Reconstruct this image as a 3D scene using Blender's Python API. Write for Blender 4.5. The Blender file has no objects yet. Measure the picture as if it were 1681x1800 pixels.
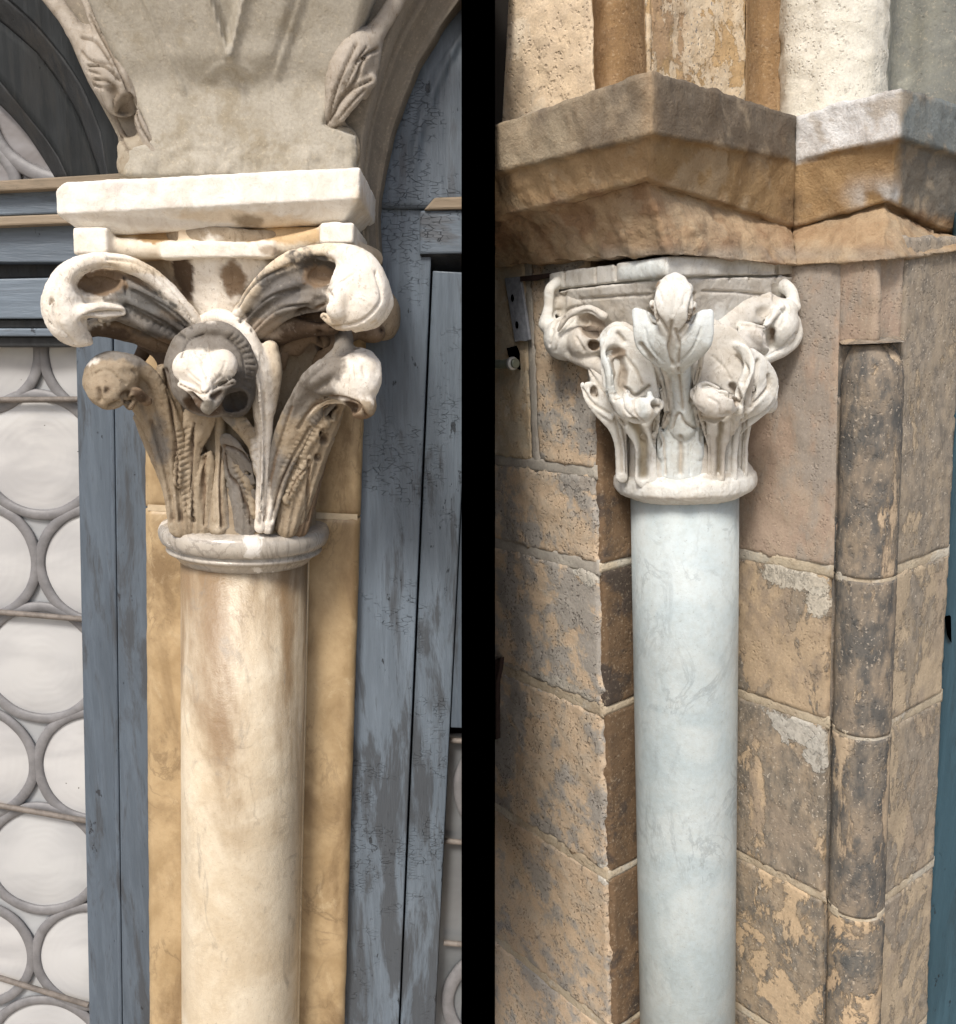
import bpy, bmesh, math, random
import numpy as np
from mathutils import Vector, Matrix
random.seed(7); np.random.seed(7)
sc = bpy.context.scene
COL = sc.collection

# ---------------------------------------------------------------- camera
PITCH = math.radians(12.0)
CAM = np.array([0.0, 0.0, 1.95])
FPX = 1600.0                                   # focal length in photograph pixels (1681 x 1800)
cd = bpy.data.cameras.new('camera'); cam = bpy.data.objects.new('camera', cd); COL.objects.link(cam)
cam.location = CAM; cam.rotation_euler = (math.pi/2 - PITCH, 0, 0)
cd.sensor_fit = 'VERTICAL'; cd.sensor_height = 36.0; cd.sensor_width = 36.0; cd.lens = 36.0*FPX/1800.0
cd.clip_start = 0.05; cd.clip_end = 100.0
sc.camera = cam
CR = np.array([1.0, 0, 0]); CU = np.array([0, math.sin(PITCH), math.cos(PITCH)]); CF = np.array([0, math.cos(PITCH), -math.sin(PITCH)])

# ---------------------------------------------------------------- light
SUN_EL, SUN_AZ = math.radians(50), math.radians(-19)     # azimuth measured from behind the viewer towards the right
w = bpy.data.worlds.new('World'); sc.world = w; w.use_nodes = True
nt = w.node_tree; bg = nt.nodes['Background']
sky = nt.nodes.new('ShaderNodeTexSky'); sky.sky_type = 'NISHITA'; sky.sun_disc = False
sky.sun_elevation = SUN_EL; sky.sun_rotation = math.pi - SUN_AZ; sky.air_density = 1.0; sky.dust_density = 3.5; sky.ozone_density = 0.6
nt.links.new(sky.outputs[0], bg.inputs[0]); bg.inputs[1].default_value = 0.10
sd = bpy.data.lights.new('sun', 'SUN'); sd.energy = 2.1; sd.angle = math.radians(14); sd.color = (1.0, 0.955, 0.89)
sun = bpy.data.objects.new('sun', sd); COL.objects.link(sun); sun.location = (1, -2, 4)
sdir = Vector((math.sin(SUN_AZ)*math.cos(SUN_EL), -math.cos(SUN_AZ)*math.cos(SUN_EL), math.sin(SUN_EL)))
sun.rotation_euler = sdir.to_track_quat('Z', 'Y').to_euler()
sc.view_settings.view_transform = 'Standard'; sc.view_settings.look = 'None'
sc.view_settings.exposure = 0.54; sc.view_settings.gamma = 1.0

# ---------------------------------------------------------------- frames: a photographed wall has its own up, right and away directions
def pdir(px, py): return CR*(px-840.5)/FPX + CU*(900-py)/FPX + CF
def nrm(v): v = np.asarray(v, float); return v/np.linalg.norm(v)
class Frame:
    def __init__(s, nadir, ref, dist, look):
        s.z = -nrm(pdir(*nadir))
        v = pdir(*look); v = v - s.z*np.dot(v, s.z); s.y = nrm(v); s.x = nrm(np.cross(s.y, s.z))
        s.O = CAM + pdir(*ref)*dist; s.R = np.stack([s.x, s.y, s.z])
    def L(s, p): return s.R @ (np.asarray(p, float)-s.O)
    def W(s, p): return s.O + np.asarray(p, float) @ s.R
    def P(s, px, py, y):                       # where the view ray meets the plane at local depth y (metres), local coordinates
        d = s.R @ pdir(px, py); c = s.R @ (CAM-s.O); t = (y-c[1])/d[1]; return c+d*t
    def V(s, px, py, p0, u):                   # ... meets the upright plane through p0 with plan direction u
        d = s.R @ pdir(px, py); c = s.R @ (CAM-s.O); n = np.array([-u[1], u[0], 0.0])
        t = np.dot(np.asarray([p0[0], p0[1], 0])-c, n)/np.dot(d, n); return c+d*t
    def px(s, p):
        q = s.W(p)-CAM; d = q@CF; return np.array([840.5+FPX*(q@CR)/d, 900-FPX*(q@CU)/d])
    def scale(s, p): return float((s.W(p)-CAM)@CF)/FPX      # metres per photograph pixel there
FL = Frame((330, 10500), (432, 925), 1.70, (800, 645))
FR = Frame((1280, 9000), (1203, 870), 1.75, (1203, 556))

# ---------------------------------------------------------------- noise
_perm = np.random.RandomState(3).permutation(256); _perm = np.concatenate([_perm]*3)
_g = np.random.RandomState(4).randn(256, 3); _g /= np.linalg.norm(_g, axis=1)[:, None]
def perlin(p):
    p = np.asarray(p, float); i = np.floor(p).astype(int); f = p-i; i &= 255; u = f*f*f*(f*(f*6-15)+10)
    r = 0
    for a in (0, 1):
        wx = u[..., 0] if a else 1-u[..., 0]
        for b in (0, 1):
            wy = u[..., 1] if b else 1-u[..., 1]
            for c in (0, 1):
                wz = u[..., 2] if c else 1-u[..., 2]
                h = _perm[_perm[_perm[i[..., 0]+a]+i[..., 1]+b]+i[..., 2]+c]
                g = _g[h]; r = r + wx*wy*wz*(g[..., 0]*(f[..., 0]-a)+g[..., 1]*(f[..., 1]-b)+g[..., 2]*(f[..., 2]-c))
    return r*1.6
def fbm(p, scale, o=3, seed=0.0):
    p = np.asarray(p, float)*scale+seed*17.31+100.5; a, s, t = 1.0, 0.0, 0.0
    for k in range(o): s = s+a*perlin(p*2**k); t += a; a *= .5
    return s/t
def sst(a, b, x): t = np.clip((x-a)/(b-a), 0, 1); return t*t*(3-2*t)

# ---------------------------------------------------------------- objects
def props(o, label=None, cat=None, group=None, kind=None):
    if label: o['label'] = label
    if cat: o['category'] = cat
    if group: o['group'] = group
    if kind: o['kind'] = kind
    return o
def thing(name, label, cat, base, group=None):
    o = bpy.data.objects.new(name, None); COL.objects.link(o); o.location = Vector(base); o.empty_display_size = .05
    return props(o, label, cat, group)
def mesh(name, V, Fc, mat, parent=None, smooth=True, cols=None, bevel=0, wn=False):
    V = np.asarray(V, float)
    base = Vector(V.mean(axis=0)) if parent is None else None
    wb = Vector((0, 0, 0))
    p = parent
    while p is not None: wb += p.location; p = p.parent
    off = base if parent is None else wb
    me = bpy.data.meshes.new(name)
    # a child keeps its own origin at its middle
    o = bpy.data.objects.new(name, me); COL.objects.link(o)
    mid = Vector(V.mean(axis=0))
    me.from_pydata((V-np.array(mid)).tolist(), [], [list(map(int, f)) for f in Fc])
    if parent is not None: o.parent = parent; o.location = mid-wb
    else: o.location = mid
    me.materials.append(mat)
    if smooth: me.polygons.foreach_set('use_smooth', [True]*len(me.polygons))
    if cols is not None:
        a = me.attributes.new('tint', 'FLOAT_COLOR', 'POINT')
        c = np.concatenate([np.asarray(cols, float), np.ones((len(V), 1))], 1); a.data.foreach_set('color', c.ravel())
    me.update(); me.validate()
    if bevel:
        m = o.modifiers.new('edge', 'BEVEL'); m.width = bevel; m.segments = 2; m.limit_method = 'ANGLE'; m.angle_limit = math.radians(35)
    return o
def mirror_normals_fix(o):
    bm = bmesh.new(); bm.from_mesh(o.data); bmesh.ops.recalc_face_normals(bm, faces=bm.faces); bm.to_mesh(o.data); bm.free()

# ---------------------------------------------------------------- materials
class NB:
    def __init__(s, name):
        s.m = bpy.data.materials.new(name); s.m.use_nodes = True; s.t = s.m.node_tree; s.b = s.t.nodes['Principled BSDF']
        s.co = s.t.nodes.new('ShaderNodeTexCoord').outputs['Object']
        s.geo = s.t.nodes.new('ShaderNodeNewGeometry').outputs['Position']
    def n(s, t, **k):
        o = s.t.nodes.new(t)
        for a, v in k.items(): setattr(o, a, v)
        return o
    def put(s, inp, v):
        if isinstance(v, bpy.types.NodeSocket): s.t.links.new(v, inp)
        elif isinstance(v, (tuple, list)): inp.default_value = (*v, 1) if len(v) == 3 and inp.type == 'RGBA' else v
        else: inp.default_value = v
    def map(s, sc_=(1, 1, 1), loc=(0, 0, 0), rot=(0, 0, 0)):
        o = s.n('ShaderNodeMapping'); s.put(o.inputs[0], s.geo); o.inputs['Scale'].default_value = sc_; o.inputs['Location'].default_value = loc; o.inputs['Rotation'].default_value = rot
        return o.outputs[0]
    def noise(s, scale, detail=6, rough=.55, vec=None, dist=0, st=None):
        o = s.n('ShaderNodeTexNoise'); s.put(o.inputs['Vector'], vec if vec is not None else s.geo)
        s.put(o.inputs['Scale'], scale); o.inputs['Detail'].default_value = detail; o.inputs['Roughness'].default_value = rough; o.inputs['Distortion'].default_value = dist
        return o.outputs[0]
    def vor(s, scale, feature='F1', vec=None, rnd=1):
        o = s.n('ShaderNodeTexVoronoi', feature=feature); s.put(o.inputs['Vector'], vec if vec is not None else s.geo)
        o.inputs['Scale'].default_value = scale; o.inputs['Randomness'].default_value = rnd; return o.outputs[0]
    def ramp(s, f, a, b, va=0., vb=1.):
        o = s.n('ShaderNodeMapRange', interpolation_type='SMOOTHSTEP'); s.put(o.inputs[0], f); s.put(o.inputs[1], a); s.put(o.inputs[2], b); s.put(o.inputs[3], va); s.put(o.inputs[4], vb); return o.outputs[0]
    def mix(s, f, a, b, mode='MIX'):
        o = s.n('ShaderNodeMix', data_type='RGBA', blend_type=mode); s.put(o.inputs[0], f); s.put(o.inputs[6], a); s.put(o.inputs[7], b); return o.outputs[2]
    def math(s, op, a, b=0.):
        o = s.n('ShaderNodeMath', operation=op); s.put(o.inputs[0], a); s.put(o.inputs[1], b); return o.outputs[0]
    def bump(s, h, dist, strength=1., prev=None):
        o = s.n('ShaderNodeBump'); s.put(o.inputs['Height'], h); o.inputs['Distance'].default_value = dist; o.inputs['Strength'].default_value = strength
        if prev is not None: s.put(o.inputs['Normal'], prev)
        return o.outputs[0]
    def sep(s, v=None):
        o = s.n('ShaderNodeSeparateXYZ'); s.put(o.inputs[0], v if v is not None else s.geo); return o.outputs
    def attr(s, name):
        o = s.n('ShaderNodeAttribute'); o.attribute_name = name; return o
    def rnd(s): return s.n('ShaderNodeObjectInfo').outputs['Random']
    def done(s, col, rough=.8, normal=None, spec=.3, **k):
        s.put(s.b.inputs['Base Color'], col); s.put(s.b.inputs['Roughness'], rough); s.b.inputs['Specular IOR Level'].default_value = spec
        if normal is not None: s.put(s.b.inputs['Normal'], normal)
        for a, v in k.items(): s.b.inputs[a.replace('_', ' ')].default_value = v
        return s.m

def m_sandstone(name, base, alt, dark, dark_lo, dark_hi, pit=.5, pitscale=120, plaster=None, pl=(.5, .52), pscale=7, bump=1.0, vary=.12, rough=.92, stretch=1.0, dscale=6, smears=None):
    b = NB(name); pos0 = b.geo
    r = b.rnd(); va = b.n('ShaderNodeVectorMath', operation='MULTIPLY_ADD'); cb = b.n('ShaderNodeCombineXYZ')
    for i_ in range(3): b.put(cb.inputs[i_], b.math('MULTIPLY', r, (13.1, 7.7, 19.3)[i_]))
    va.operation = 'ADD'; b.put(va.inputs[0], b.geo); b.put(va.inputs[1], cb.outputs[0]); b.geo = va.outputs[0]
    v = b.map((1, 1, 1/stretch))
    big = b.noise(dscale, 5, .6, v); mid = b.noise(22, 7, .68, v, .25); fine = b.noise(190, 4, .7)
    c = b.mix(b.ramp(mid, .38, .64), base, alt)
    c = b.mix(b.ramp(b.math('ADD', big, b.math('MULTIPLY', b.math('SUBTRACT', mid, .5), .5)), dark_lo, dark_hi), c, dark)
    c = b.mix(b.ramp(fine, .35, .7, .0, .35), c, b.mix(.5, c, (.05, .035, .025)))
    hv = b.n('ShaderNodeHueSaturation'); b.put(hv.inputs['Value'], b.ramp(r, 0, 1, 1-vary, 1+vary)); b.put(hv.inputs['Color'], c); c = hv.outputs[0]
    # pits: irregular little losses of the surface
    wn = b.n('ShaderNodeTexNoise'); b.put(wn.inputs['Vector'], b.geo); wn.inputs['Scale'].default_value = pitscale*.9; wn.inputs['Detail'].default_value = 3
    wv_ = b.n('ShaderNodeVectorMath', operation='MULTIPLY_ADD'); b.put(wv_.inputs[0], wn.outputs['Color']); wv_.inputs[1].default_value = (1.1/pitscale,)*3; b.put(wv_.inputs[2], b.geo)
    p1 = b.math('SUBTRACT', 1., b.ramp(b.vor(pitscale*1.15, 'F1', wv_.outputs[0]), .16, .40)); p2 = b.math('SUBTRACT', 1., b.ramp(b.vor(pitscale*.5, 'F1', wv_.outputs[0]), .14, .30))
    pm = b.math('MAXIMUM', b.math('MULTIPLY', p1, b.ramp(b.noise(40, 3), .42, .55)), b.math('MULTIPLY', p2, b.ramp(b.noise(23, 3), .48, .58)))
    gate = b.ramp(b.noise(11, 3, .5), .30, .56)
    pm = b.math('MULTIPLY', pm, gate)
    c = b.mix(b.math('MULTIPLY', pm, .38*min(1, pit*1.5)), c, b.mix(.6, c, (.07, .045, .03)))
    lt = b.ramp(b.noise(pitscale*1.7, 4, .7), .56, .66); c = b.mix(b.math('MULTIPLY', lt, .35), c, b.mix(.5, c, (.8, .68, .5)))
    nrm_ = b.bump(b.math('SUBTRACT', 1., pm), .0030*pit, 1.0)
    nrm_ = b.bump(mid, .006*bump, .8, nrm_); nrm_ = b.bump(fine, .0012*bump, .8, nrm_)
    if plaster is not None:
        pn = b.math('ADD', b.noise(pscale, 10, .70, v, .3), b.math('MULTIPLY', b.math('SUBTRACT', r, .5), .09))
        pk = b.ramp(pn, pl[0], pl[1])
        pc = b.mix(b.ramp(b.noise(60, 5, .7, v), .35, .65), plaster[0], plaster[1])
        sp = b.ramp(b.noise(150, 3, .6), .62, .66); pc = b.mix(sp, pc, plaster[2])
        pc = b.mix(b.ramp(b.noise(24, 7, .7, v), .4, .62, 0, .5), pc, c); c = b.mix(pk, c, pc); nrm_ = b.bump(pk, .0012, 1., nrm_)
    for (cx, cy, cz, rx, rz, col_) in (smears or ()):                # lime smeared over the face beside a joint
        mp = b.n('ShaderNodeMapping'); b.put(mp.inputs[0], pos0); mp.inputs['Scale'].default_value = (1/rx, 1/rx, 1/rz); mp.inputs['Location'].default_value = (-cx/rx, -cy/rx, -cz/rz)
        ln = b.n('ShaderNodeVectorMath', operation='LENGTH'); b.put(ln.inputs[0], mp.outputs[0])
        q = b.math('ADD', ln.outputs['Value'], b.math('MULTIPLY', b.math('SUBTRACT', b.noise(32, 9, .72, pos0), .5), 2.4)); k = b.math('SUBTRACT', 1., b.ramp(q, .86, .93))
        c = b.mix(b.math('MULTIPLY', k, .85), c, b.mix(b.ramp(b.noise(110, 4, .7, pos0), .4, .62), col_, tuple(x*.72 for x in col_))); nrm_ = b.bump(k, .0012, 1., nrm_)
    return b.done(c, rough, nrm_, .2)

def m_marble(name, c1, c2, vein, stain=None, stain_lo=.5, stain_hi=.75, sscale=4, stretch=4., rough=.35, spec=.5, zfade=None, tint=False, bump=.4, streak=None):
    b = NB(name)
    cloud = b.noise(7, 5, .6, None, .8)
    c = b.mix(b.ramp(cloud, .35, .65), c1, c2)
    wv = b.noise(9, 7, .62, b.map((1, 1, .6), rot=(0, .5, 0)), 1.6)
    vm = b.math('SUBTRACT', 1., b.ramp(b.math('ABSOLUTE', b.math('SUBTRACT', wv, .5)), 0., .035))
    vm = b.math('MULTIPLY', vm, b.ramp(b.noise(5, 3), .45, .65))
    c = b.mix(b.math('MULTIPLY', vm, .5), c, vein)
    if stain is not None:
        sn = b.noise(sscale, 6, .62, b.map((1, 1, 1/stretch)), .5)
        if zfade is not None:
            z = b.sep()[2]; sn = b.math('ADD', sn, b.ramp(z, zfade[0], zfade[1], zfade[2], zfade[3]))
        c = b.mix(b.ramp(sn, stain_lo, stain_hi), c, stain)
    if streak is not None:
        s1 = b.noise(streak[1], 8, .72, b.map((1, 1, streak[2]), rot=(0, streak[3], 0)), .9); c = b.mix(b.math('MULTIPLY', b.ramp(s1, streak[4], streak[4]+.13), streak[5]), c, streak[0])
    if tint: c = b.mix(1., c, b.attr('tint').outputs['Color'], 'MULTIPLY')
    sp = b.ramp(b.noise(260, 2, .5), .68, .74); c = b.mix(b.math('MULTIPLY', sp, .35), c, (.12, .09, .07))
    gr = b.noise(75, 8, .78); c = b.mix(b.ramp(gr, .36, .70, 0., .28), c, b.mix(1., c, (.66, .58, .48), 'MULTIPLY'))
    n1 = b.bump(b.noise(60, 6, .65), .002*bump, .8); n1 = b.bump(b.noise(420, 3, .6), .0006*bump, .8, n1)
    return b.done(c, rough, n1, spec)

def m_carved(name, rough=.75, gb=1.0, speck=.5, dirt=(.42, .36, .30)):
    """stone whose patina and painted groove shade come with the carving (tint), with fine grain"""
    b = NB(name); c = b.attr('tint').outputs['Color']
    n0 = b.noise(26, 8, .70, None, .8); n1 = b.noise(120, 6, .72); n2 = b.noise(430, 3, .65); n3 = b.noise(60, 7, .75, b.map((1, 1, .45)), 1.2)
    c = b.mix(b.ramp(n0, .35, .68, .0, .45), c, b.mix(1., c, (.62, .54, .44), 'MULTIPLY'))
    c = b.mix(b.ramp(n3, .56, .64, .0, speck), c, b.mix(1., c, (.52, .45, .38), 'MULTIPLY'))
    c = b.mix(b.ramp(n1, .59, .66, .0, speck), c, b.mix(1., c, dirt, 'MULTIPLY'))
    c = b.mix(b.ramp(n1, .30, .42, .30, .0), c, b.mix(.5, c, (.8, .74, .64)))
    c = b.mix(b.ramp(n2, .60, .70, .0, speck*.8), c, b.mix(1., c, dirt, 'MULTIPLY'))
    nn = b.bump(n0, .0022*gb, .8); nn = b.bump(n3, .0013*gb, .8, nn); nn = b.bump(n1, .0009*gb, .8, nn); nn = b.bump(n2, .0004*gb, .8, nn)
    return b.done(c, rough, nn, .25)

def m_wood(name, base, worn, dark, worn_lo=.5, worn_hi=.62, crack=.0, rough=.45, spec=.5, horiz=False, bleach=None, zwear=None):
    b = NB(name)
    st = (1, 1, .07) if not horiz else (.07, 1, 1)
    v = b.map(st); v2 = b.map((1, 1, .18) if not horiz else (.18, 1, 1))
    g = b.noise(70, 6, .65, v); g2 = b.noise(16, 6, .7, v2, .6); cl = b.noise(7, 5, .6, v2)
    fine = b.noise(260, 4, .7, v)
    c = b.mix(b.ramp(cl, .35, .65), base, tuple(x*.78 for x in base))
    c = b.mix(b.ramp(g, .40, .66, 0, .45), c, tuple(min(1, x*1.35+.01) for x in base))
    c = b.mix(b.math('MULTIPLY', b.ramp(b.math('ADD', b.math('ADD', b.math('MULTIPLY', g2, .7), b.math('MULTIPLY', g, .3)), b.ramp(b.sep()[2], zwear[0], zwear[1], zwear[2], -.03) if zwear else 0.), worn_lo, worn_hi), .8), c, worn)
    c = b.mix(b.math('MULTIPLY', b.ramp(fine, .60, .70), .35), c, dark)
    if bleach is not None:
        c = b.mix(b.math('MULTIPLY', b.ramp(b.noise(5, 6, .7, v2), .60, .72), .6), c, bleach)
    n1 = b.bump(g, .0022, .7); n1 = b.bump(fine, .0008, .7, n1); n1 = b.bump(g2, .003, .6, n1)
    chip = b.ramp(b.noise(38, 5, .7, b.map((1, 1, .4))), .66, .68)
    c = b.mix(b.math('MULTIPLY', chip, .75), c, dark); n1 = b.bump(b.math('SUBTRACT', 1., chip), .0012, 1., n1)
    if crack:
        cv = b.vor(55, 'DISTANCE_TO_EDGE', b.map((1, 1, 2.6)))
        cm = b.math('SUBTRACT', 1., b.ramp(cv, .0, .05))
        gate = b.ramp(b.noise(6, 4, .6), .50, .58)
        cm = b.math('MULTIPLY', b.math('MULTIPLY', cm, gate), b.ramp(b.noise(60, 2), .42, .56))
        c = b.mix(b.math('MULTIPLY', cm, .9*crack), c, dark); n1 = b.bump(b.math('SUBTRACT', 1., cm), .0015, 1., n1)
    return b.done(c, b.ramp(g2, .3, .7, rough-.08, rough+.2), n1, spec)
def m_plain(name, col, rough=.6, spec=.4, var=.25, scale=25, bump=.0008, metal=0.):
    b = NB(name); n0 = b.noise(scale, 6, .65)
    c = b.mix(b.ramp(n0, .3, .7), col, tuple(x*(1-var) for x in col))
    b.b.inputs['Metallic'].default_value = metal
    return b.done(c, rough, b.bump(n0, bump*3, .7), spec)

# ---------------------------------------------------------------- clay: a distance field that is filled, cut and skinned
def catmull(pts, k=5):
    P_ = np.asarray(pts, float)
    if len(P_) < 3: t = np.linspace(0, 1, k+1)[:, None]; return P_[0]*(1-t)+P_[1]*t
    Q = np.concatenate([[2*P_[0]-P_[1]], P_, [2*P_[-1]-P_[-2]]]); out = []
    for i in range(1, len(Q)-2):
        for t in np.arange(k)/k:
            out.append(.5*((2*Q[i])+(-Q[i-1]+Q[i+1])*t+(2*Q[i-1]-5*Q[i]+4*Q[i+1]-Q[i+2])*t*t+(-Q[i-1]+3*Q[i]-3*Q[i+1]+Q[i+2])*t**3))
    out.append(P_[-1]); return np.array(out)
class Clay:
    """built from strokes given as (photo x, photo y, local depth mm, half width px[, half thickness px]); stored in metres in a frame"""
    def __init__(s, F, h=.0025): s.F = F; s.h = h; s.pr = []
    def _pt(s, p):
        q = s.F.P(p[0], p[1], p[2]/1000.); k = s.F.scale(q); return q, k
    def stroke(s, pts, col, S=None, cup=0., k=6., op='+', rib=0., flute=None, hatch=None):
        rows = []
        for p in pts:
            q, kk = s._pt(p); wd = p[3]*kk; th = (p[4] if len(p) > 4 else p[3])*kk; rows.append([*q, wd, th])
        rows = catmull(rows, 5); rows[:, 3:] = np.maximum(rows[:, 3:], .0012)
        s.pr.append(('s', rows, None if S is None else nrm(S), cup, k/1000., op, col, rib, flute, hatch)); return s
    def blob(s, p, r, col, k=8., op='+', rot=0.):
        q, kk = s._pt(p); r = np.array(r, float)*kk
        c, sn = math.cos(math.radians(rot)), math.sin(math.radians(rot))
        M = np.array([[c, 0, sn], [0, 1, 0], [-sn, 0, c]])
        s.pr.append(('e', q, r, M, k/1000., op, col)); return s
    def raw(s, fn, lo, hi, col, k=6., op='+'): s.pr.append(('f', fn, np.array(lo), np.array(hi), k/1000., op, col)); return s
    def _d(s, pr, X, sub=None):
        if pr[0] == 'e':
            q = (X-pr[1]) @ pr[3].T/pr[2]; l = np.sqrt((q*q).sum(-1))+1e-9; l2 = np.sqrt(((q/pr[2])**2).sum(-1))+1e-9
            return l*(l-1)/l2
        if pr[0] == 'f': return pr[1](X)
        rows, S, cup, rib = pr[1], pr[2], pr[3], pr[7]; out = np.full(X.shape[:-1], .05)
        tot = 0.; flute, hatch = pr[8], pr[9]
        for a, b in zip(rows[:-1], rows[1:]):
            s0 = tot; tot += math.sqrt(((b[:3]-a[:3])**2).sum())
            r = max(a[3], b[3], a[4], b[4])*(1+abs(cup))+.014
            lo = np.minimum(a[:3], b[:3])-r; hi = np.maximum(a[:3], b[:3])+r
            m = ((X >= lo) & (X <= hi)).all(-1)
            if not m.any(): continue
            x = X[m]; ab = b[:3]-a[:3]; L2 = ab@ab+1e-12
            t = np.clip(((x-a[:3])@ab)/L2, 0, 1); v = x-a[:3]-t[:, None]*ab; wd = a[3]+(b[3]-a[3])*t
            if hatch: wd = wd*(1+hatch[1]*np.sin(6.2832*(s0+t*math.sqrt(L2))/hatch[0]+(x[:, 0]-a[0])*hatch[2]))
            if S is None: d = np.sqrt((v*v).sum(-1))-wd
            else:
                th = a[4]+(b[4]-a[4])*t; T = ab/math.sqrt(L2); N = np.cross(T, S); N /= np.linalg.norm(N)+1e-9; S2 = np.cross(N, T)
                u = (v@S2)/wd; n_ = v@N; al = v@T
                n_ = n_-cup*wd*(np.minimum(np.abs(u), 1.3)**2)
                if flute: th = th*(1-flute[1]*(.5-.5*np.cos(flute[0]*3.14159*u)))
                if rib: n_ = n_-rib*wd*np.exp(-(u/.16)**2)
                q = n_/th; l = np.sqrt(u*u+q*q+(al/wd)**2)+1e-6; l2 = np.sqrt((u/wd)**2+(q/th)**2+(al/wd**2)**2)+1e-6
                d = l*(l-1)/l2
            out[m] = np.minimum(out[m], d)
        return out
    eng = ()
    def build(s, name, mat, parent, rough=.0016, rscale=45, paints=(), jitter=.004, clip_y=None, smooth=1):
        lo = np.full(3, 1e9); hi = -lo; boxes = []
        for pr in s.pr:
            if pr[0] == 'e': l, u = pr[1]-pr[2].max()-.01, pr[1]+pr[2].max()+.01
            elif pr[0] == 'f': l, u = pr[2], pr[3]
            else:
                r = pr[1][:, 3:5].max(1)[:, None]*(1+abs(pr[3]))+.012; l, u = (pr[1][:, :3]-r).min(0), (pr[1][:, :3]+r).max(0)
            boxes.append((l, u))
            if pr[5] == '+': lo = np.minimum(lo, l); hi = np.maximum(hi, u)
        h = s.h; n = np.ceil((hi-lo)/h).astype(int)+2
        G = np.full(n, .03)
        for pr, (l, u) in zip(s.pr, boxes):
            i0 = np.clip(np.floor((l-lo)/h).astype(int)-1, 0, n-1); i1 = np.clip(np.ceil((u-lo)/h).astype(int)+2, 1, n)
            if (i1 <= i0).any(): continue
            ax = [lo[k]+h*np.arange(i0[k], i1[k]) for k in range(3)]
            X = np.stack(np.meshgrid(*ax, indexing='ij'), -1); d = s._d(pr, X)
            sl = tuple(slice(i0[k], i1[k]) for k in range(3)); g = G[sl]; kk = pr[4] if pr[0] != 's' else pr[4]
            if pr[5] == '+':
                hh = np.maximum(kk-np.abs(g-d), 0)/kk; G[sl] = np.minimum(g, d)-hh*hh*kk*.25
            else:
                hh = np.maximum(kk-np.abs(g+d), 0)/kk; G[sl] = np.maximum(g, -d)+hh*hh*kk*.25
        if clip_y is not None:
            yy = lo[1]+h*np.arange(n[1]); G = np.maximum(G, (yy-clip_y)[None, :, None])
        G[0] = G[-1] = .03; G[:, 0] = G[:, -1] = .03; G[:, :, 0] = G[:, :, -1] = .03
        V, Q = nets(G, lo, h)
        # vertex normals for the worn relief
        a, b, c, d = (V[Q[:, k]] for k in range(4)); fn = np.cross(c-a, d-b); N = np.zeros_like(V)
        for k in range(4): np.add.at(N, Q[:, k], fn)
        N /= np.linalg.norm(N, axis=1)[:, None]+1e-12
        f0 = fbm(V, rscale, 5); f1 = np.abs(fbm(V, rscale*2.3, 3, 4)); V = V+N*((f0*rough*1.5)-(np.maximum(.10-f1, 0)*rough*3.))[:, None]
        # colours
        jit = fbm(V, 60, 3, 5)*jitter; jit2 = fbm(V, 60, 3, 9)*jitter
        acc = np.zeros((len(V), 3)); ws = np.zeros(len(V)); 
        for i, pr in enumerate(s.pr):
            if pr[6] is None or pr[5] == '-': continue
            dd = np.maximum(s._d(pr, V), 0)
            wgt = np.exp(-((dd+(jit if i % 2 else jit2))/.0022).clip(-8, 30)); acc += wgt[:, None]*np.array(pr[6]); ws += wgt
        C = acc/(ws[:, None]+1e-9); C[ws < 1e-9] = s.pr[0][6]
        for pr in s.pr:
            if pr[6] is None or pr[5] != '-': continue
            m = np.exp(-((s._d(pr, V)+jit*.5).clip(0, .1)/.0022)**2); C = C*(1-m[:, None])+np.array(pr[6])*m[:, None]
        if len(s.eng):                                                    # chiselled lines and hollows, cut along the surface normal, most also darkened by colour
            q = s.F.W(V)-CAM; dpt = q@CF; PX = 840.5+FPX*(q@CR)/dpt; PY = 900-FPX*(q@CU)/dpt
            face = sst(.05, .45, -(N@(s.F.R@nrm(CF)))); off = np.zeros(len(V)); wb = fbm(V, 55, 2, 3)*2.0
            for pts, wd, dp, cl in s.eng:
                P2 = np.array(pts, float); m0 = (PX > P2[:, 0].min()-3*wd-3) & (PX < P2[:, 0].max()+3*wd+3) & (PY > P2[:, 1].min()-3*wd-3) & (PY < P2[:, 1].max()+3*wd+3)
                if not m0.any(): continue
                if len(P2) > 2: P2 = catmull(np.c_[P2, np.zeros(len(P2))], 4)[:, :2]
                X, Y = PX[m0]+wb[m0]*min(1, wd/4), PY[m0]; d = np.full(len(X), 1e9)
                if len(P2) == 1: d = np.hypot(X-P2[0, 0], Y-P2[0, 1])
                for a, b in zip(P2[:-1], P2[1:]):
                    ab = b-a; t = np.clip(((X-a[0])*ab[0]+(Y-a[1])*ab[1])/(ab@ab+1e-9), 0, 1); d = np.minimum(d, np.hypot(X-a[0]-t*ab[0], Y-a[1]-t*ab[1]))
                g = np.exp(-(d/wd)**(2 if wd < 5 else 3))*face[m0]; off[m0] = np.where(np.abs(g*dp) > np.abs(off[m0]), g*dp, off[m0])
                if cl is not None: C[m0] = C[m0]*(1-g[:, None])+np.array(cl)*g[:, None]
            V = V-N*(off/1000.)[:, None]
        for (px, py, y, rx, ry, rz, col, soft) in paints:
            q, kk = s._pt((px, py, y)); r = np.array([rx*kk, ry/1000., rz*kk])
            l = np.sqrt((((V-q)/r)**2).sum(1)); l = l+fbm(V, 26, 5, px*.01)*.60+fbm(V, 110, 3, py*.01)*.28
            m = 1-sst(1-soft, 1+soft*.3, l); C = C*(1-m[:, None])+np.array(col)*m[:, None]
        return mesh(name, s.F.W(V), Q, mat, parent, True, C)
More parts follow.
